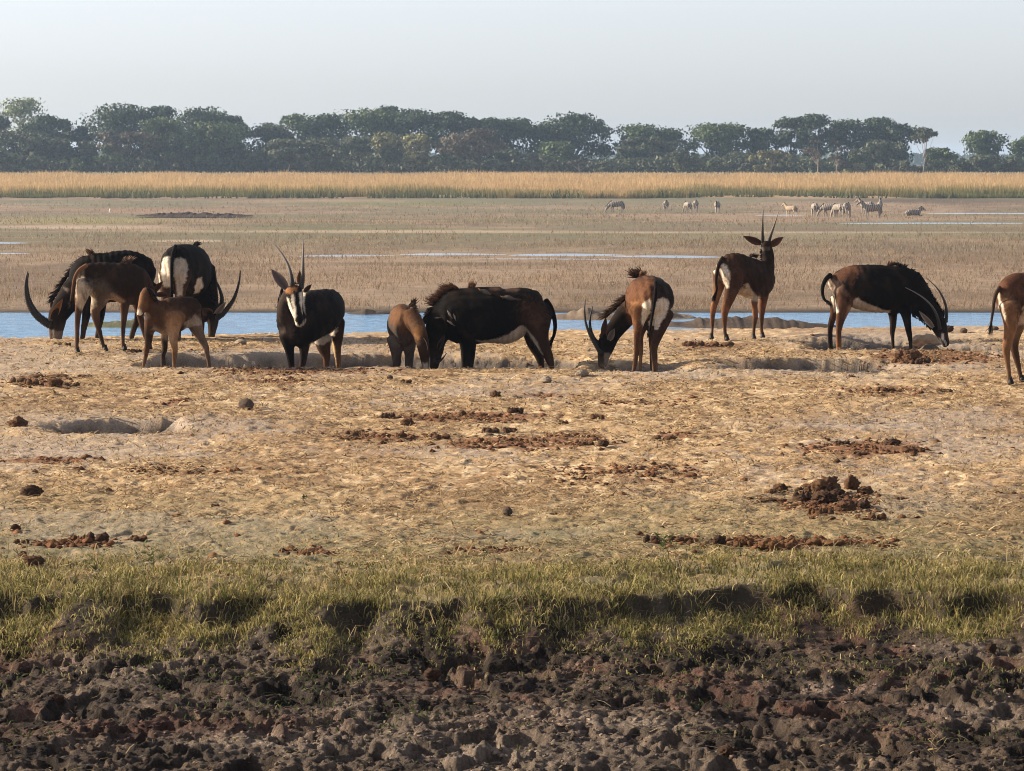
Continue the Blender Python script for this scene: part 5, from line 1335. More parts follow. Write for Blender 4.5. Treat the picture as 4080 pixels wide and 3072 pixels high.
tD = np.linspace(17.6, 44, 400); tP = to_px(np.stack([tD * 0, tD, tD * 0], -1))[1]
for zx, zy, zw, zh, zs in DUNGZ:
    k = int(zw * zh * zs * 0.075)
    a = rng.normal(size=k) * zw * 0.42; b = rng.normal(size=k) * zh * 0.40
    Dz = np.interp(zy + b, tP[::-1], tD[::-1]); Xz = (zx + a - 2040) / FPX * Dz
    kp = fbm(Xz * 5, Dz * 2.5, 104, 3, 0.65) > 0.44
    ZX.append(Xz[kp]); ZD.append(Dz[kp])
n = 30000
D = 18 + (43.2 - 18) * rng.random(n) ** 1.0
X = (rng.random(n) * 2 - 1) * 0.2 * D
V = np.stack([X, D, smoothH(X, D)], -1); px, py = to_px(V)
dm = dungmask(px, py)
nz = fbm(X * 7, D * 5, 104, 4, 0.65)
keep = rng.random(n) < np.clip(dm * (0.2 + 1.6 * nz) - 0.2, 0, 1) * 1.4 + 0.03 * (nz > .5) + 0.008
X, D = np.concatenate([X[keep]] + ZX), np.concatenate([D[keep]] + ZD)
S = 0.007 + 0.034 * rng.random(len(X)) ** 2.5
cc = np.array([0.13, 0.06, 0.03])[None] * (0.45 + 1.1 * rng.random((len(X), 1)))
crumbs('dung_litter', X, D, S, cc, M['mudclod'])

n = 17000
D = 13.0 + 4.6 * rng.random(n); X = (rng.random(n) * 2 - 1) * 0.2 * D
keep = fbm(X * 2.5, D * 2, 300, 3) > 0.42 - 0.3 * rng.random(n)
X, D = X[keep], D[keep]
S = 0.003 + 0.014 * rng.random(len(X)) ** 3
cc = near_color(X, D, smoothH(X, D), None) * (0.6 + 1.3 * rng.random((len(X), 1)))
crumbs('mud_crumbs', X, D, S, cc, M['mudclod'], 0.8, 0.0)

# ------------------------------------------------------------------ grasses
def blades(name, X, Y, Z, Hh, Wd, lean, c0, c1, mat, flat=False, seg=2):
    n = len(X)
    a = rng.random(n) * 2 * np.pi
    wd = np.stack([np.cos(a), np.sin(a) * 0.6, np.zeros(n)], -1) * Wd[:, None] * 0.5
    b = rng.random(n) * 2 * np.pi
    ld = np.stack([np.cos(b), np.sin(b), np.zeros(n)], -1) * (lean * Hh)[:, None]
    P0 = np.stack([X, Y, Z], -1)
    up = np.stack([np.zeros(n), np.zeros(n), Hh], -1)
    if seg == 1:
        V = np.stack([P0 - wd, P0 + wd, P0 + ld + up], 1)
        F = [(np.arange(n * 3).reshape(n, 3))]
        C = np.stack([c0, c0, c1], 1)
        me = mesh_arr(name, V.reshape(-1, 3), F, C.reshape(-1, 3))
    else:
        Mid = P0 + up * 0.62 + ld * 0.3
        V = np.stack([P0 - wd, P0 + wd, Mid - wd * .8, Mid + wd * .8, P0 + ld + up * (1 - 0.25 * lean[:, None])], 1)
        i = (np.arange(n) * 5)[:, None]
        F = [np.concatenate([i, i + 1, i + 3, i + 2], 1), np.concatenate([i + 2, i + 3, i + 4], 1)]
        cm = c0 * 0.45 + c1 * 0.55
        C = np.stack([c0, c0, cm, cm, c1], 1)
        me = mesh_arr(name, V.reshape(-1, 3), F, C.reshape(-1, 3))
    return obj(name, me, mat, kind='stuff')

def pick(n, *cols):
    cols = np.array([c for c, w in cols]); 
    return cols

def colpick(n, spec):
    w = np.array([s[1] for s in spec], float); w /= w.sum()
    k = rng.choice(len(spec), n, p=w)
    c = np.array([s[0] for s in spec])[k]
    return c * (0.75 + 0.5 * rng.random((n, 1)))

# fringe of green grass above the mud
n = 260000
Y = 16.1 + 7.4 * rng.random(n) ** 1.7
X = (rng.random(n) * 2 - 1) * 0.2 * Y
edge = ledge(X)
cl = 0.55 * fbm(X * 2.4, Y * 1.6, 400, 4, 0.6) + 0.45 * fbm(X * 8, Y * 6, 405, 3, 0.6)
dd = Y - edge
dd2 = dd + 0.9 * (fbm(X * 1.6, Y * 1.2, 420, 3, .6) - .45)
dens = sst(-0.8, -0.1, dd2) * (1 - sst(0.5, 3.4, dd2)) * (0.22 + 1.3 * sst(0.43, 0.56, cl)) + 0.02
keep = rng.random(n) < dens
X, Y, cl, dd = X[keep], Y[keep], cl[keep], dd[keep]
hh = (0.012 + 0.056 * (1 - sst(0.1, 1.8, dd)) * (0.35 + .65 * sst(-0.8, 0.1, dd))) * (0.45 + 1.0 * rng.random(len(X))) * (0.3 + 1.4 * cl)
c1 = colpick(len(X), [((0.22, 0.195, 0.065), 4), ((0.40, 0.315, 0.12), 4.5), ((0.54, 0.42, 0.21), 3), ((0.11, 0.115, 0.042), 3), ((0.18, 0.12, 0.065), 1.5)])
c0 = c1 * 0.7 * np.array([0.85, 0.92, 0.8])
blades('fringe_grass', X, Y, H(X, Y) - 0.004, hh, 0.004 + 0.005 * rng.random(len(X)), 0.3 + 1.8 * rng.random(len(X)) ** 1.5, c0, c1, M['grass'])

# dead stalks sticking out of the fringe
n = 2400
Y = 16.5 + 3.0 * rng.random(n) ** 1.1; X = (rng.random(n) * 2 - 1) * 0.2 * Y
keep = (Y - ledge(X) > -0.55 + 0.5 * rng.random(n)) & (fbm(X * 2.5, Y * 2, 430, 3) > 0.44)
X, Y = X[keep], Y[keep]; n = len(X)
c1 = colpick(n, [((0.42, 0.31, 0.16), 3), ((0.3, 0.2, 0.1), 1)])
blades('dead_stalks', X, Y, H(X, Y), 0.04 + 0.12 * rng.random(n) ** 2.5, 0.005 + 0.005 * rng.random(n), 0.3 + 2.2 * rng.random(n), c1 * .8, c1, M['grass'])

# trodden straw lying flat over the bank
def straw(name, X, Y, L_, W_, c, mat, zo=0.006):
    n = len(X); a = rng.random(n) * np.pi
    d = np.stack([np.cos(a), np.sin(a)], -1) * L_[:, None] * .5
    w = np.stack([-np.sin(a), np.cos(a)], -1) * W_[:, None] * .5
    P0 = np.stack([X, Y], -1)
    pts = np.stack([P0 - d - w, P0 - d + w, P0 + d * .0 + w * 1.2, P0 + d + w, P0 + d - w, P0 - w * 1.2], 1)
    zc = H(X, Y)
    tilt = rng.normal(size=n) * 0.16
    zz = np.stack([zc - tilt * L_ * .5, zc - tilt * L_ * .5, zc + L_ * .07, zc + tilt * L_ * .5, zc + tilt * L_ * .5, zc + L_ * .07], 1) + zo + W_[:, None] * 0.3
    V = np.concatenate([pts, zz[..., None]], -1).reshape(-1, 3)
    i = (np.arange(n) * 6)[:, None]
    F = [np.concatenate([i, i + 5, i + 2, i + 1], 1), np.concatenate([i + 5, i + 4, i + 3, i + 2], 1)]
    return obj(name, mesh_arr(name, V, F, np.repeat(c, 6, 0), smooth=False), mat, kind='stuff')
n = 105000
Y = 17.6 + (43 - 17.6) * rng.random(n) ** 0.9; X = (rng.random(n) * 2 - 1) * 0.19 * Y
bare = sst(0.49, 0.6, fbm(X * 0.45 + 3, Y * 0.3, 31, 3))
cl = fbm(X * 3, Y * 2, 500, 4, 0.6)
V = np.stack([X, Y, smoothH(X, Y)], -1); px, py = to_px(V)
keep = rng.random(n) < (1 - 0.75 * bare) * sst(0.3, 0.6, cl) * (1 - 0.5 * dungmask(px, py)) * (1 - np.clip(-8 * smoothH(X, Y), 0, .9))
X, Y = X[keep], Y[keep]; k = len(X)
c = colpick(k, [((0.50, 0.36, 0.19), 4), ((0.34, 0.22, 0.11), 3), ((0.60, 0.46, 0.27), 1.2), ((0.15, 0.09, 0.05), 2.6)])
straw('trodden_straw', X, Y, 0.04 + 0.12 * rng.random(k) ** 2, (0.005 + 0.010 * rng.random(k)) * (Y / 28), c, M['grass'])
n = 26000
Y = 17.6 + (43 - 17.6) * rng.random(n); X = (rng.random(n) * 2 - 1) * 0.19 * Y
keep = fbm(X * 2, Y * 1.5, 520, 3) > 0.45
X, Y = X[keep], Y[keep]; n = len(X)
c1 = colpick(n, [((0.45, 0.33, 0.17), 3), ((0.33, 0.22, 0.11), 2), ((0.2, 0.19, 0.08), 1)])
blades('grass_stubble', X, Y, H(X, Y), 0.012 + 0.035 * rng.random(n), (0.005 + 0.006 * rng.random(n)) * (Y / 26), 0.3 + rng.random(n), c1 * .6, c1, M['grass'], seg=1)

# bits of stick and stalk on the mud
n = 1400
Y = 13 + 4.4 * rng.random(n); X = (rng.random(n) * 2 - 1) * 0.19 * Y
c = colpick(n, [((0.25, 0.19, 0.11), 2), ((0.12, 0.085, 0.055), 3), ((0.12, 0.12, 0.05), 1.5)])
straw('mud_litter', X, Y, 0.02 + 0.10 * rng.random(n) ** 2, 0.003 + 0.005 * rng.random(n), c, M['grass'], 0.012)
n = 5000
Y = 14.2 + 2.8 * rng.random(n); X = (rng.random(n) * 2 - 1) * 0.19 * Y
keep = fbm(X * 2.2, Y * 2, 540, 3) > 0.56; X, Y = X[keep], Y[keep]; n = len(X)
c1 = colpick(n, [((0.10, 0.12, 0.04), 3), ((0.17, 0.15, 0.06), 1)])
blades('mud_sprouts', X, Y, H(X, Y), 0.012 + 0.025 * rng.random(n), 0.006 + 0.005 * rng.random(n), 0.5 + rng.random(n), c1 * .7, c1, M['grass'])

# dry stalks of the floodplain
n = 170000
ipy = 800 + (1238 - 800) * rng.random(n) ** 0.85
tab_D = np.linspace(72, 430, 500); tab_p = to_px(np.stack([tab_D * 0, tab_D, smoothH(tab_D * 0, tab_D)], -1))[1]
Y = np.interp(ipy, tab_p[::-1], tab_D[::-1]) * (1 + 0.01 * rng.normal(size=n))
X = (rng.random(n) * 2 - 1) * 0.185 * Y
cl = 0.5 * fbm(X * 0.10, Y * 0.05, 600, 4) + 0.5 * fbm(X * 0.5, Y * .3, 604, 3)
V = np.stack([X, Y, smoothH(X, Y)], -1); px, py = to_px(V)
keep = (rng.random(n) < 0.25 + 1.5 * sst(0.42, 0.6, cl)) & (Y > 72.3)
for a, b, c_, h in PONDS:
    keep &= ~((px > a - 10) & (px < b + 10) & (np.abs(py - c_) < h * (0.7 + 0.5 * rng.random(n))) & (rng.random(n) < .8))
keep &= rng.random(n) < np.where(((py > 895) & (py < 935)) | (py < 812), 0.35, 1.0)
X, Y, cl = X[keep], Y[keep], cl[keep]; k = len(X)
c1 = colpick(k, [((0.33, 0.235, 0.155), 5), ((0.26, 0.18, 0.122), 4), ((0.42, 0.31, 0.20), 1.5), ((0.19, 0.165, 0.095), 1.0)])
blades('floodplain_stalks', X, Y, H(X, Y) - 0.02, (0.06 + 0.20 * rng.random(k) ** 1.6) * (0.45 + cl) * np.clip(Y / 150, 0.8, 1.3), (0.014 + 0.016 * rng.random(k)) * Y / 100, 0.9 * rng.random(k), c1 * 0.85, c1, M['grass'], seg=1)

# the belt of tall golden grass in front of the trees
n = 210000
Y = 424 + 140 * rng.random(n) ** 1.35; X = (rng.random(n) * 2 - 1) * 0.185 * Y
fr = 431 + 22 * (fbm(X * 0.06, X * 0, 700, 4, .65) - 0.5) * 2
keep = Y > fr; X, Y, fr = X[keep], Y[keep], fr[keep]; k = len(X)
cl = fbm(X * 0.12, Y * .06, 704, 4, .6)
g = sst(0, 1, (Y - fr) / 34 + 1.3 * (fbm(X * 0.09, Y * .05, 708, 4, .6) - .5) - 0.1 * sst(-20, 60, X) + .1)
tip = mixc(np.array([0.15, 0.15, 0.05]), np.array([0.30, 0.235, 0.09]), sst(0, .5, g)); tip = mixc(tip, np.array([0.50, 0.345, 0.17]), sst(.4, 1, g))
tip *= (0.75 + 0.5 * rng.random((k, 1))) * (0.75 + 0.5 * cl[:, None])
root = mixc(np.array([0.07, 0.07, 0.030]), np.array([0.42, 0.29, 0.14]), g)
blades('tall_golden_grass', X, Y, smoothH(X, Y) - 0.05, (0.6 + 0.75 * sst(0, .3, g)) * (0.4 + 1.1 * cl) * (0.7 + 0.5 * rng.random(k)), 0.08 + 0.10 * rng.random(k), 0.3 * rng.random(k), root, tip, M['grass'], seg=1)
n = 5000
X = (rng.random(n) * 2 - 1) * 78; Y = 423 + 12 * rng.random(n); cl = fbm(X * 0.15, Y * 0.05, 720, 3)
keep = rng.random(n) < sst(0.4, 0.6, cl); X, Y = X[keep], Y[keep]; n = len(X)
c1 = colpick(n, [((0.10, 0.105, 0.045), 3), ((0.16, 0.14, 0.07), 1)])
blades('green_sedge', X, Y, smoothH(X, Y), 0.5 + 0.7 * rng.random(n), 0.2 + 0.25 * rng.random(n), 0.6 * rng.random(n), c1 * .7, c1, M['grass'], seg=1)
n = 24000
Y = 566 + 22 * rng.random(n); X = (rng.random(n) * 2 - 1) * 0.185 * Y
c1 = colpick(n, [((0.46, 0.37, 0.23), 3), ((0.3, 0.24, 0.14), 1)])
blades('pale_grass', X, Y, smoothH(X, Y) - .05, 0.3 + 0.5 * rng.random(n) ** 2, 0.2 + 0.2 * rng.random(n), 0.4 * rng.random(n), c1 * .8, c1, M['grass'], seg=1)

# ------------------------------------------------------------------ weeds
def weed(px, py, hpx, label, green, lean=0.0, leaves=10):
    D = Dfor(py, 0.0); x = (px - 2040) / FPX * D; D = Dfor(py, float(smoothH(x, D))); s = D / FPX
    z = Hs(x, D); h = hpx * s
    e = empty('weed', (x, D, z), label=label, cat='weed')
    pts = [[x, D, z - 0.01, .0028, .0028]]
    for k in range(1, 5):
        t = k / 4
        pts.append([x + lean * h * t * t + rng.normal() * .008, D + rng.normal() * .006, z + h * t, .0028 * (1 - .5 * t), .0028 * (1 - .5 * t)])
    V, q, t_, tv = tube(pts, 'y', seg=6, n=3)
    Vs = [V]; Q = [q]; T = [t_]; o = len(V)
    br = []
    for k in range(5):
        t = 0.3 + 0.14 * k; i = 1
        bx = x + lean * h * t * t; sgn = 1 if k % 2 else -1
        p2 = (bx + sgn * h * 0.22, D + rng.normal() * .02, z + h * t + h * 0.2)
        V, q, t_, tv = tube([[bx, D, z + h * t, .002, .002], [*p2, .0012, .0012]], 'y', seg=5, n=2)
        Vs.append(V); Q.append(q + o); T.append(t_ + o); o += len(V); br.append(p2)
    me = mesh_arr('stem', np.vstack(Vs), [np.vstack(Q), np.vstack(T)], np.tile((0.12, 0.10, 0.05) if green else (0.3, .22, .12), (o, 1)))
    obj('stem', me, M['grass'], e)
    sp_ = []
    for k in range(leaves):
        b = br[k % 5] if rng.random() < .6 else (x + lean * h * .5, D, z + h * (0.3 + .6 * rng.random()))
        sp_.append((b, (rng.normal(), rng.normal() * .5, .5 + .5 * rng.random()), .03 + .02 * rng.random(), .012, (0, 0, -.2), (0.07, .09, .03) if green else (.3, .22, .1), (0.12, .14, .05) if green else (.38, .28, .14)))
    obj('leaves', strands(sp_, 'leaves'), M['grass'], e)
weed(608, 2290, 115, 'tall spindly green weed at the left, leaning left', True, -0.25, 16)
weed(350, 2340, 120, 'spindly green weed at the far left of the fringe', True, 0.02, 10)
weed(2665, 2225, 90, 'bushy green weed in front of the dark clod', True, -0.35, 26)
weed(1478, 2300, 60, 'short dark bare stalk left of centre in the fringe', True, -0.3, 2)
weed(3915, 3060, 140, 'pale dry stalk standing in the mud at lower right', False, 0.1, 3)
weed(1930, 2240, 60, 'thin dark stalk near the centre, on the upper edge of the fringe', True, 0.2, 4)
weed(2000, 2620, 90, 'thin upright stalk at the foot of the fringe near the centre', True, 0.0, 3)
weed(1210, 2010, 40, 'tiny stalk on the straw, left of centre', True, 0.0, 3)
for px, lb in ((2135, 'left'), (2150, 'middle'), (2162, 'right')):
    pass

# ------------------------------------------------------------------ trees along the horizon
def tube_low(S, seg=5):
    V = []; 
    S = np.array(S, float)
    for i in range(len(S)):
        t = S[min(i + 1, len(S) - 1), :3] - S[max(i - 1, 0), :3]; t /= np.linalg.norm(t) + 1e-9
        a = np.cross(t, [0, 1, 0.01]); a /= np.linalg.norm(a) + 1e-9; b = np.cross(t, a)
        for k in range(seg):
            th = 2 * np.pi * k / seg
            V.append(S[i, :3] + S[i, 3] * (a * math.cos(th) + b * math.sin(th)))
    idx = np.arange(len(V)).reshape(len(S), seg); nx = np.roll(idx, -1, 1)
    return np.array(V), np.stack([idx[:-1], nx[:-1], nx[1:], idx[1:]], -1).reshape(-1, 4)

KCOL = {'dark': (0.050, 0.070, 0.034), 'green': (0.078, 0.105, 0.040), 'grey': (0.078, 0.088, 0.050), 'brown': (0.095, 0.080, 0.055),
        'pale': (0.19, 0.22, 0.12), 'yellow': (0.165, 0.16, 0.07), 'deep': (0.05, 0.068, 0.038)}

def tree(px, top, w, kind, hue, D, label, group=None, lowfrac=None):
    x = (px - 2040) / FPX * D
    zb = float(smoothH(x, D))
    zt = P(px, top, D).z
    h = zt - zb; W = w * (1.13 if kind in ('dense', 'umbrella') else 1.0) / FPX * D
    rt = empty({'dense': 'broadleaf_tree', 'umbrella': 'acacia_tree', 'airy': 'broadleaf_tree', 'bush': 'bush', 'tall': 'slender_tree', 'bare': 'bare_tree'}[kind], (x, D, zb), label=label, cat='bush' if kind == 'bush' else 'tree', group=group)
    lo = lowfrac if lowfrac is not None else {'dense': 0.12, 'umbrella': 0.42, 'airy': 0.35, 'bush': 0.0, 'tall': 0.45, 'bare': 0.35}[kind]
    # leaf clumps
    nc = {'dense': 40, 'umbrella': 24, 'airy': 26, 'bush': 12, 'tall': 16, 'bare': 14}[kind]
    nc = int(nc * np.clip(W * h / 80, 0.5, 1.7))
    cl = []
    for _ in range(nc):
        v = rng.random() ** (0.6 if kind == 'dense' else .75)
        zz = lo + (1 - lo) * v
        if kind == 'umbrella': prof = 0.5 + 0.5 * math.sin(math.pi * min(1, 0.25 + 0.62 * v)); 
        elif kind == 'bush': prof = math.sqrt(max(0, 1 - v * v)) * 1.0
        elif kind == 'tall': prof = 0.45 + 0.55 * math.sin(math.pi * min(.95, .15 + .75 * v))
        else: prof = (0.72 + 0.28 * v / 0.55) if v < 0.55 else math.sqrt(max(0, 1 - ((v - .55) / .47) ** 2.6))
        a = rng.random() * 6.283; r = W / 2 * prof * (0.98 * rng.random() ** 0.55)
        rc = min(W, h) * (0.09 + 0.13 * rng.random() ** 1.5) * (1.25 if r < W * .2 else 1)
        if kind == 'umbrella': rc *= 1.0
        cl.append((r * math.cos(a), r * math.sin(a) * 0.9, min(zz * h, h - rc * (0.45 if kind == 'umbrella' else 0.8)), rc))
    cl.append((rng.normal() * W * .08, 0, h - W * .10, W * .12))
    cl = np.array(cl)
    dens = {'dense': 1.0, 'umbrella': 0.75, 'airy': 0.45, 'bush': 1.0, 'tall': .6, 'bare': .22}[kind]
    nl = int(np.clip(W * h * 38 * dens, 400, 5200))
    pr = cl[:, 3] ** 2; pr /= pr.sum()
    k = rng.choice(len(cl), nl, p=pr)
    u = rng.normal(size=(nl, 3)); u /= np.linalg.norm(u, axis=1)[:, None]
    sq = np.array([1.3, 1.2, 0.5 if kind in ('umbrella', 'bare') else 0.82])
    rr = cl[k, 3] * (0.45 + 0.75 * rng.random(nl))
    Pn = cl[k, :3] + u * rr[:, None] * sq
    Pn[:, 2] = np.maximum(Pn[:, 2], 0.15)
    nrm = u * 0.8 + rng.normal(size=(nl, 3)) * 0.45; nrm /= np.linalg.norm(nrm, axis=1)[:, None]
    t1 = np.cross(nrm, rng.normal(size=(nl, 3))); t1 /= np.linalg.norm(t1, axis=1)[:, None]; t2 = np.cross(nrm, t1)
    sz = (0.16 + 0.22 * rng.random(nl)) * (1.0 if kind != 'bare' else 0.7)
    V = np.stack([Pn + t1 * sz[:, None] * 1.15, Pn - t1 * sz[:, None] * .6 + t2 * sz[:, None], Pn - t1 * sz[:, None] * .6 - t2 * sz[:, None]], 1).reshape(-1, 3) 
    base = np.array(KCOL[hue])
    cv = base * (0.75 + 0.5 * rng.random((nl, 1))) * (0.65 + 0.7 * rng.random(len(cl))[k][:, None])
    me = mesh_arr('crown', V, [np.arange(nl * 3).reshape(nl, 3)], np.repeat(cv, 3, 0), smooth=False)
    c = bpy.data.objects.new('crown', me); me.materials.append(M['leaf']); COL.objects.link(c); c.parent = rt
    # trunk and limbs
    bc = np.array({'tall': (0.2, .17, .14), 'bare': (.26, .22, .18), 'umbrella': (.05, .04, .034)}.get(kind, (0.09, 0.072, 0.058)))
    r0 = max(0.1, W * 0.022)
    hf = h * max(lo, 0.2)
    lx = rng.normal() * W * 0.04
    Vs, Qs = [], []; o = 0
    v_, q_ = tube_low([[0, 0, -0.3, r0 * 1.3], [0, 0, 0.3, r0], [lx * .5, 0, hf * .6, r0 * .85], [lx, 0, hf, r0 * .75], [lx * 1.3, 0, hf + (h - hf) * .5, r0 * .4]])
    me = mesh_arr('trunk', v_, [q_], np.tile(bc, (len(v_), 1)))
    c = bpy.data.objects.new('trunk', me); me.materials.append(M['bark']); COL.objects.link(c); c.parent = rt
    for j in rng.permutation(len(cl))[:min(len(cl), 12)]:
        e = cl[j]; s0 = hf * (0.55 + 0.45 * rng.random())
        mid = np.array([lx * .6 + (e[0] - lx) * .55, e[1] * .5, s0 + (e[2] - s0) * .45])
        v_, q_ = tube_low([[lx * .6, 0, s0, r0 * .5], [*mid, r0 * .32], [e[0], e[1], e[2], r0 * .12]], 4)
        Vs.append(v_); Qs.append(q_ + o); o += len(v_)
    me = mesh_arr('limbs', np.vstack(Vs), [np.vstack(Qs)], np.tile(bc, (o, 1)))
    c = bpy.data.objects.new('limbs', me); me.materials.append(M['bark']); COL.objects.link(c); c.parent = rt

TREES = [  # px, top, width, kind, hue, row
    (95, 392, 175, 'airy', 'pale', 3), (0, 465, 100, 'dense', 'deep', 2), (184, 461, 140, 'dense', 'dark', 2), (262, 477, 95, 'dense', 'dark', 2),
    (352, 502, 85, 'dense', 'dark', 2), (480, 417, 225, 'dense', 'dark', 2), (633, 423, 125, 'dense', 'dark', 2), (804, 430, 200, 'dense', 'dark', 2),
    (925, 461, 115, 'dense', 'deep', 2), (665, 470, 160, 'dense', 'green', 1), (845, 488, 240, 'dense', 'green', 1), (1076, 493, 150, 'dense', 'grey', 2),
    (1196, 455, 155, 'dense', 'green', 2), (1300, 458, 130, 'dense', 'dark', 2), (1465, 438, 250, 'dense', 'green', 2), (1545, 424, 110, 'dense', 'dark', 3),
    (1642, 438, 230, 'dense', 'dark', 2), (1781, 447, 165, 'dense', 'dark', 2), (1876, 470, 115, 'dense', 'deep', 2), (1958, 470, 135, 'dense', 'dark', 2),
    (2047, 473, 145, 'dense', 'dark', 2), (2173, 489, 165, 'dense', 'dark', 2), (2287, 454, 190, 'dense', 'dark', 2), (2395, 478, 120, 'airy', 'dark', 2),
    (2540, 498, 165, 'dense', 'green', 2), (2660, 512, 150, 'dense', 'dark', 2), (2854, 494, 260, 'dense', 'green', 2), (3030, 512, 120, 'dense', 'dark', 2),
    (3149, 467, 120, 'dense', 'dark', 2), (3236, 457, 140, 'dense', 'dark', 2), (3369, 477, 155, 'dense', 'dark', 2), (3497, 470, 125, 'dense', 'dark', 2),
    (3563, 494, 160, 'dense', 'dark', 2), (3675, 510, 105, 'tall', 'grey', 0), (3737, 590, 120, 'dense', 'green', 1), (3911, 524, 160, 'dense', 'green', 2),
    (4062, 560, 115, 'airy', 'green', 2), (4110, 535, 90, 'dense', 'green', 3), (3920, 620, 180, 'dense', 'grey', 1),
    (82, 518, 215, 'dense', 'grey', 1), (222, 550, 135, 'dense', 'grey', 1), (506, 525, 225, 'umbrella', 'brown', 1), (354, 562, 120, 'dense', 'grey', 1),
    (430, 582, 95, 'bush', 'green', 0), (747, 545, 140, 'dense', 'grey', 1), (886, 550, 215, 'dense', 'grey', 1), (684, 607, 140, 'bush', 'grey', 0),
    (1152, 556, 205, 'umbrella', 'grey', 0), (1304, 550, 145, 'dense', 'grey', 0), (310, 632, 75, 'bush', 'green', 0), (1010, 600, 120, 'dense', 'grey', 1),
    (1436, 546, 155, 'umbrella', 'grey', 0), (1553, 530, 135, 'dense', 'yellow', 1), (1665, 536, 120, 'dense', 'yellow', 0), (1540, 602, 120, 'bush', 'grey', 0),
    (1781, 546, 130, 'umbrella', 'brown', 1), (1908, 514, 205, 'umbrella', 'brown', 0), (1781, 615, 100, 'bush', 'green', 0), (2040, 596, 140, 'dense', 'grey', 1),
    (2116, 609, 115, 'bush', 'grey', 0), (2237, 565, 180, 'dense', 'green', 1), (2312, 632, 90, 'bare', 'brown', 0), (2395, 644, 68, 'bush', 'grey', 0),
    (2604, 546, 215, 'umbrella', 'grey', 1), (2500, 600, 85, 'dense', 'grey', 1), (2720, 600, 130, 'dense', 'grey', 0), (2834, 645, 80, 'bush', 'green', 0),
    (2935, 607, 135, 'dense', 'grey', 1), (3068, 600, 150, 'dense', 'yellow', 0), (3256, 554, 100, 'bare', 'brown', 0), (3329, 560, 75, 'bare', 'brown', 0),
    (3410, 614, 140, 'bush', 'green', 0), (3363, 641, 80, 'bush', 'brown', 0), (3490, 560, 180, 'dense', 'grey', 1), (2975, 652, 60, 'bush', 'grey', 0),
    (3820, 650, 70, 'bush', 'grey', 1), (4030, 630, 100, 'bush', 'grey', 1), (600, 640, 90, 'bush', 'grey', 0), (2200, 650, 70, 'bush', 'yellow', 0),
    (1240, 645, 80, 'bush', 'grey', 0), (3160, 620, 90, 'dense', 'grey', 1), (1960, 640, 90, 'bush', 'grey', 0), (3610, 640, 80, 'bush', 'grey', 0), (30, 610, 130, 'dense', 'grey', 0),
    (-120, 480, 200, 'dense', 'dark', 2), (4210, 500, 180, 'dense', 'dark', 2), (-90, 580, 150, 'dense', 'grey', 0), (4230, 600, 150, 'bush', 'grey', 0)]
HN = {'dark': 'dark green', 'green': 'fresh green', 'grey': 'grey-green', 'brown': 'brownish', 'pale': 'pale airy', 'yellow': 'yellowish green', 'deep': 'deep green'}
KN = {'dense': 'leafy tree', 'umbrella': 'flat-topped acacia', 'airy': 'open-crowned tree', 'bush': 'bush', 'tall': 'slender bare-trunked tree', 'bare': 'nearly leafless tree'}
RN = {0: 'at the front of the wood', 1: 'in the middle of the wood', 2: 'in the back row', 3: 'standing above the back row'}
ORD = ['', 'second', 'third', 'fourth', 'fifth', 'sixth', 'seventh', 'eighth', 'ninth', 'tenth', 'eleventh', 'twelfth', 'thirteenth', 'fourteenth', 'fifteenth', 'sixteenth', 'seventeenth', 'eighteenth', 'nineteenth', 'twentieth', 'twenty-first', 'twenty-second', 'twenty-third', 'twenty-fourth', 'twenty-fifth']
from collections import defaultdict
byk = defaultdict(list)
for t_ in TREES: byk[(t_[3], t_[4], t_[5])].append(t_)
for key, lst in byk.items():
    lst.sort(key=lambda a: a[0])
    for i, (px, top, w, kind, hue, row) in enumerate(lst):
        nm = f"{HN[hue]} {KN[kind]}"
        if len(lst) == 1: lb = f"the single {nm} {RN[row]}"
        elif i == 0: lb = f"leftmost {nm} {RN[row]}"
        elif i == len(lst) - 1: lb = f"rightmost {nm} {RN[row]}"
        else: lb = f"{ORD[i]} {nm} from the left {RN[row]}"
        Dt = {0: 588, 1: 602, 2: 622, 3: 640}[row] + rng.random() * 8
        tree(px, top, w, kind, hue, Dt, lb, 'trees and bushes along the edge of the plain')

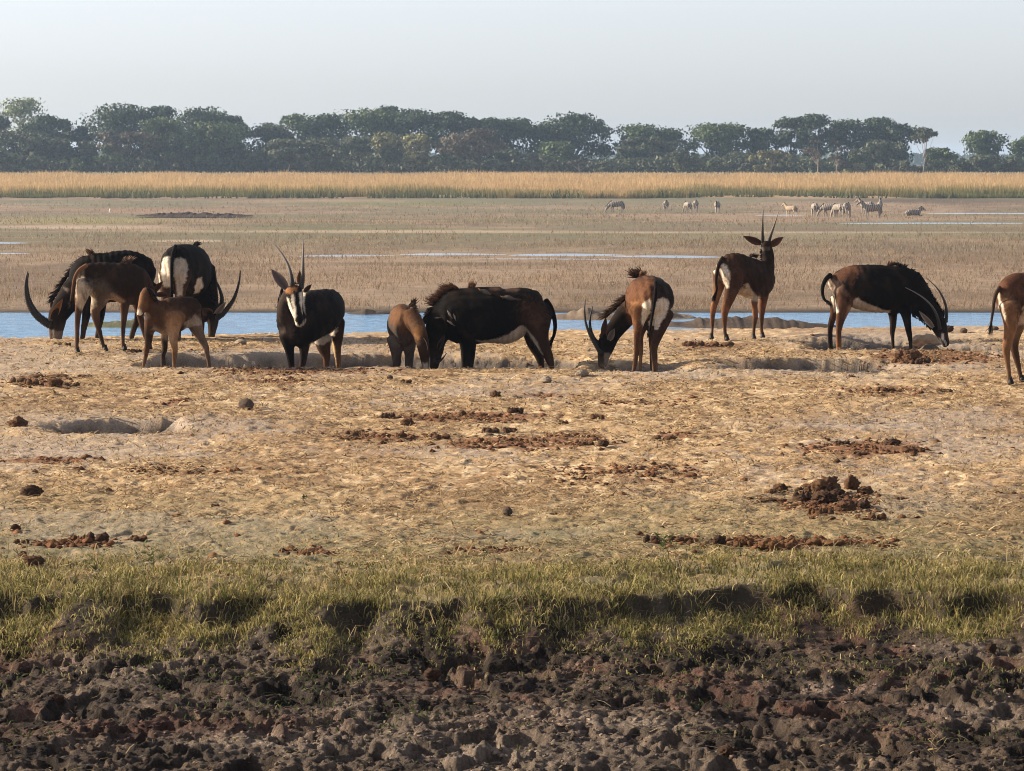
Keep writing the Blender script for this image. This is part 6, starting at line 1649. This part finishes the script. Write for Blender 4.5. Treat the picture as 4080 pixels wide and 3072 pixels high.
# low undergrowth filling the wood's edge and the far wood beyond
def leafmass(name, n, x0, x1, y0, y1, hfun, size, hue, seed):
    X = x0 + (x1 - x0) * rng.random(n); Y = y0 + (y1 - y0) * rng.random(n)
    hm = hfun(X)
    Z = smoothH(X, Y) + hm * rng.random(n) ** 0.8
    P0 = np.stack([X, Y, Z], -1)
    a = rng.normal(size=(n, 3)); a /= np.linalg.norm(a, axis=1)[:, None]; b = np.cross(a, rng.normal(size=(n, 3))); b /= np.linalg.norm(b, axis=1)[:, None]
    s = size * (0.6 + 0.8 * rng.random((n, 1)))
    V = np.stack([P0 + a * s, P0 - a * s * .5 + b * s, P0 - a * s * .5 - b * s], 1).reshape(-1, 3)
    c = np.array(KCOL[hue]) * (0.7 + 0.6 * rng.random((n, 1)))
    obj(name, mesh_arr(name, V, [np.arange(n * 3).reshape(n, 3)], np.repeat(c, 3, 0), smooth=False), M['leaf'], kind='stuff')
gapf = lambda X: 1 - 0.8 * sst(74, 78, X)
leafmass('undergrowth', 42000, -115, 84, 598, 640, lambda X: (0.6 + 4.2 * fbm(X * 0.16, X * 0, 801, 4, .6)) * (0.35 + .65 * gapf(X)), 0.42, 'grey', 1)
leafmass('undergrowth', 14000, 84, 120, 610, 640, lambda X: 1.0 + 2.5 * fbm(X * 0.2, X * 0, 805, 3), 0.42, 'grey', 2)
leafmass('distant_wood', 12000, -420, 420, 1650, 1800, lambda X: 3 + 6 * fbm(X * 0.03, X * 0, 811, 4), 1.6, 'dark', 3)

# ------------------------------------------------------------------ haze
def haze():
    x, y0, y1, z0, z1 = 4800, -60, 4900, -6, 26
    V = [(sx * x, y, z) for z in (z0, z1) for y in (y0, y1) for sx in (-1, 1)]
    F = [[0, 2, 3, 1], [4, 5, 7, 6], [0, 1, 5, 4], [2, 6, 7, 3], [0, 4, 6, 2], [1, 3, 7, 5]]
    me = mesh_arr('haze', V, [np.array(F)], smooth=False)
    m = bpy.data.materials.new('haze_air'); m.use_nodes = True
    N = m.node_tree.nodes; N.remove(N['Principled BSDF'])
    v = N.new('ShaderNodeVolumePrincipled')
    v.inputs['Color'].default_value = (0.55, 0.74, 1.0, 1)
    v.inputs['Density'].default_value = 0.00017
    v.inputs['Anisotropy'].default_value = 0.2
    m.node_tree.links.new(v.outputs[0], N['Material Output'].inputs['Volume'])
    obj('haze', me, m, kind='stuff')
haze()
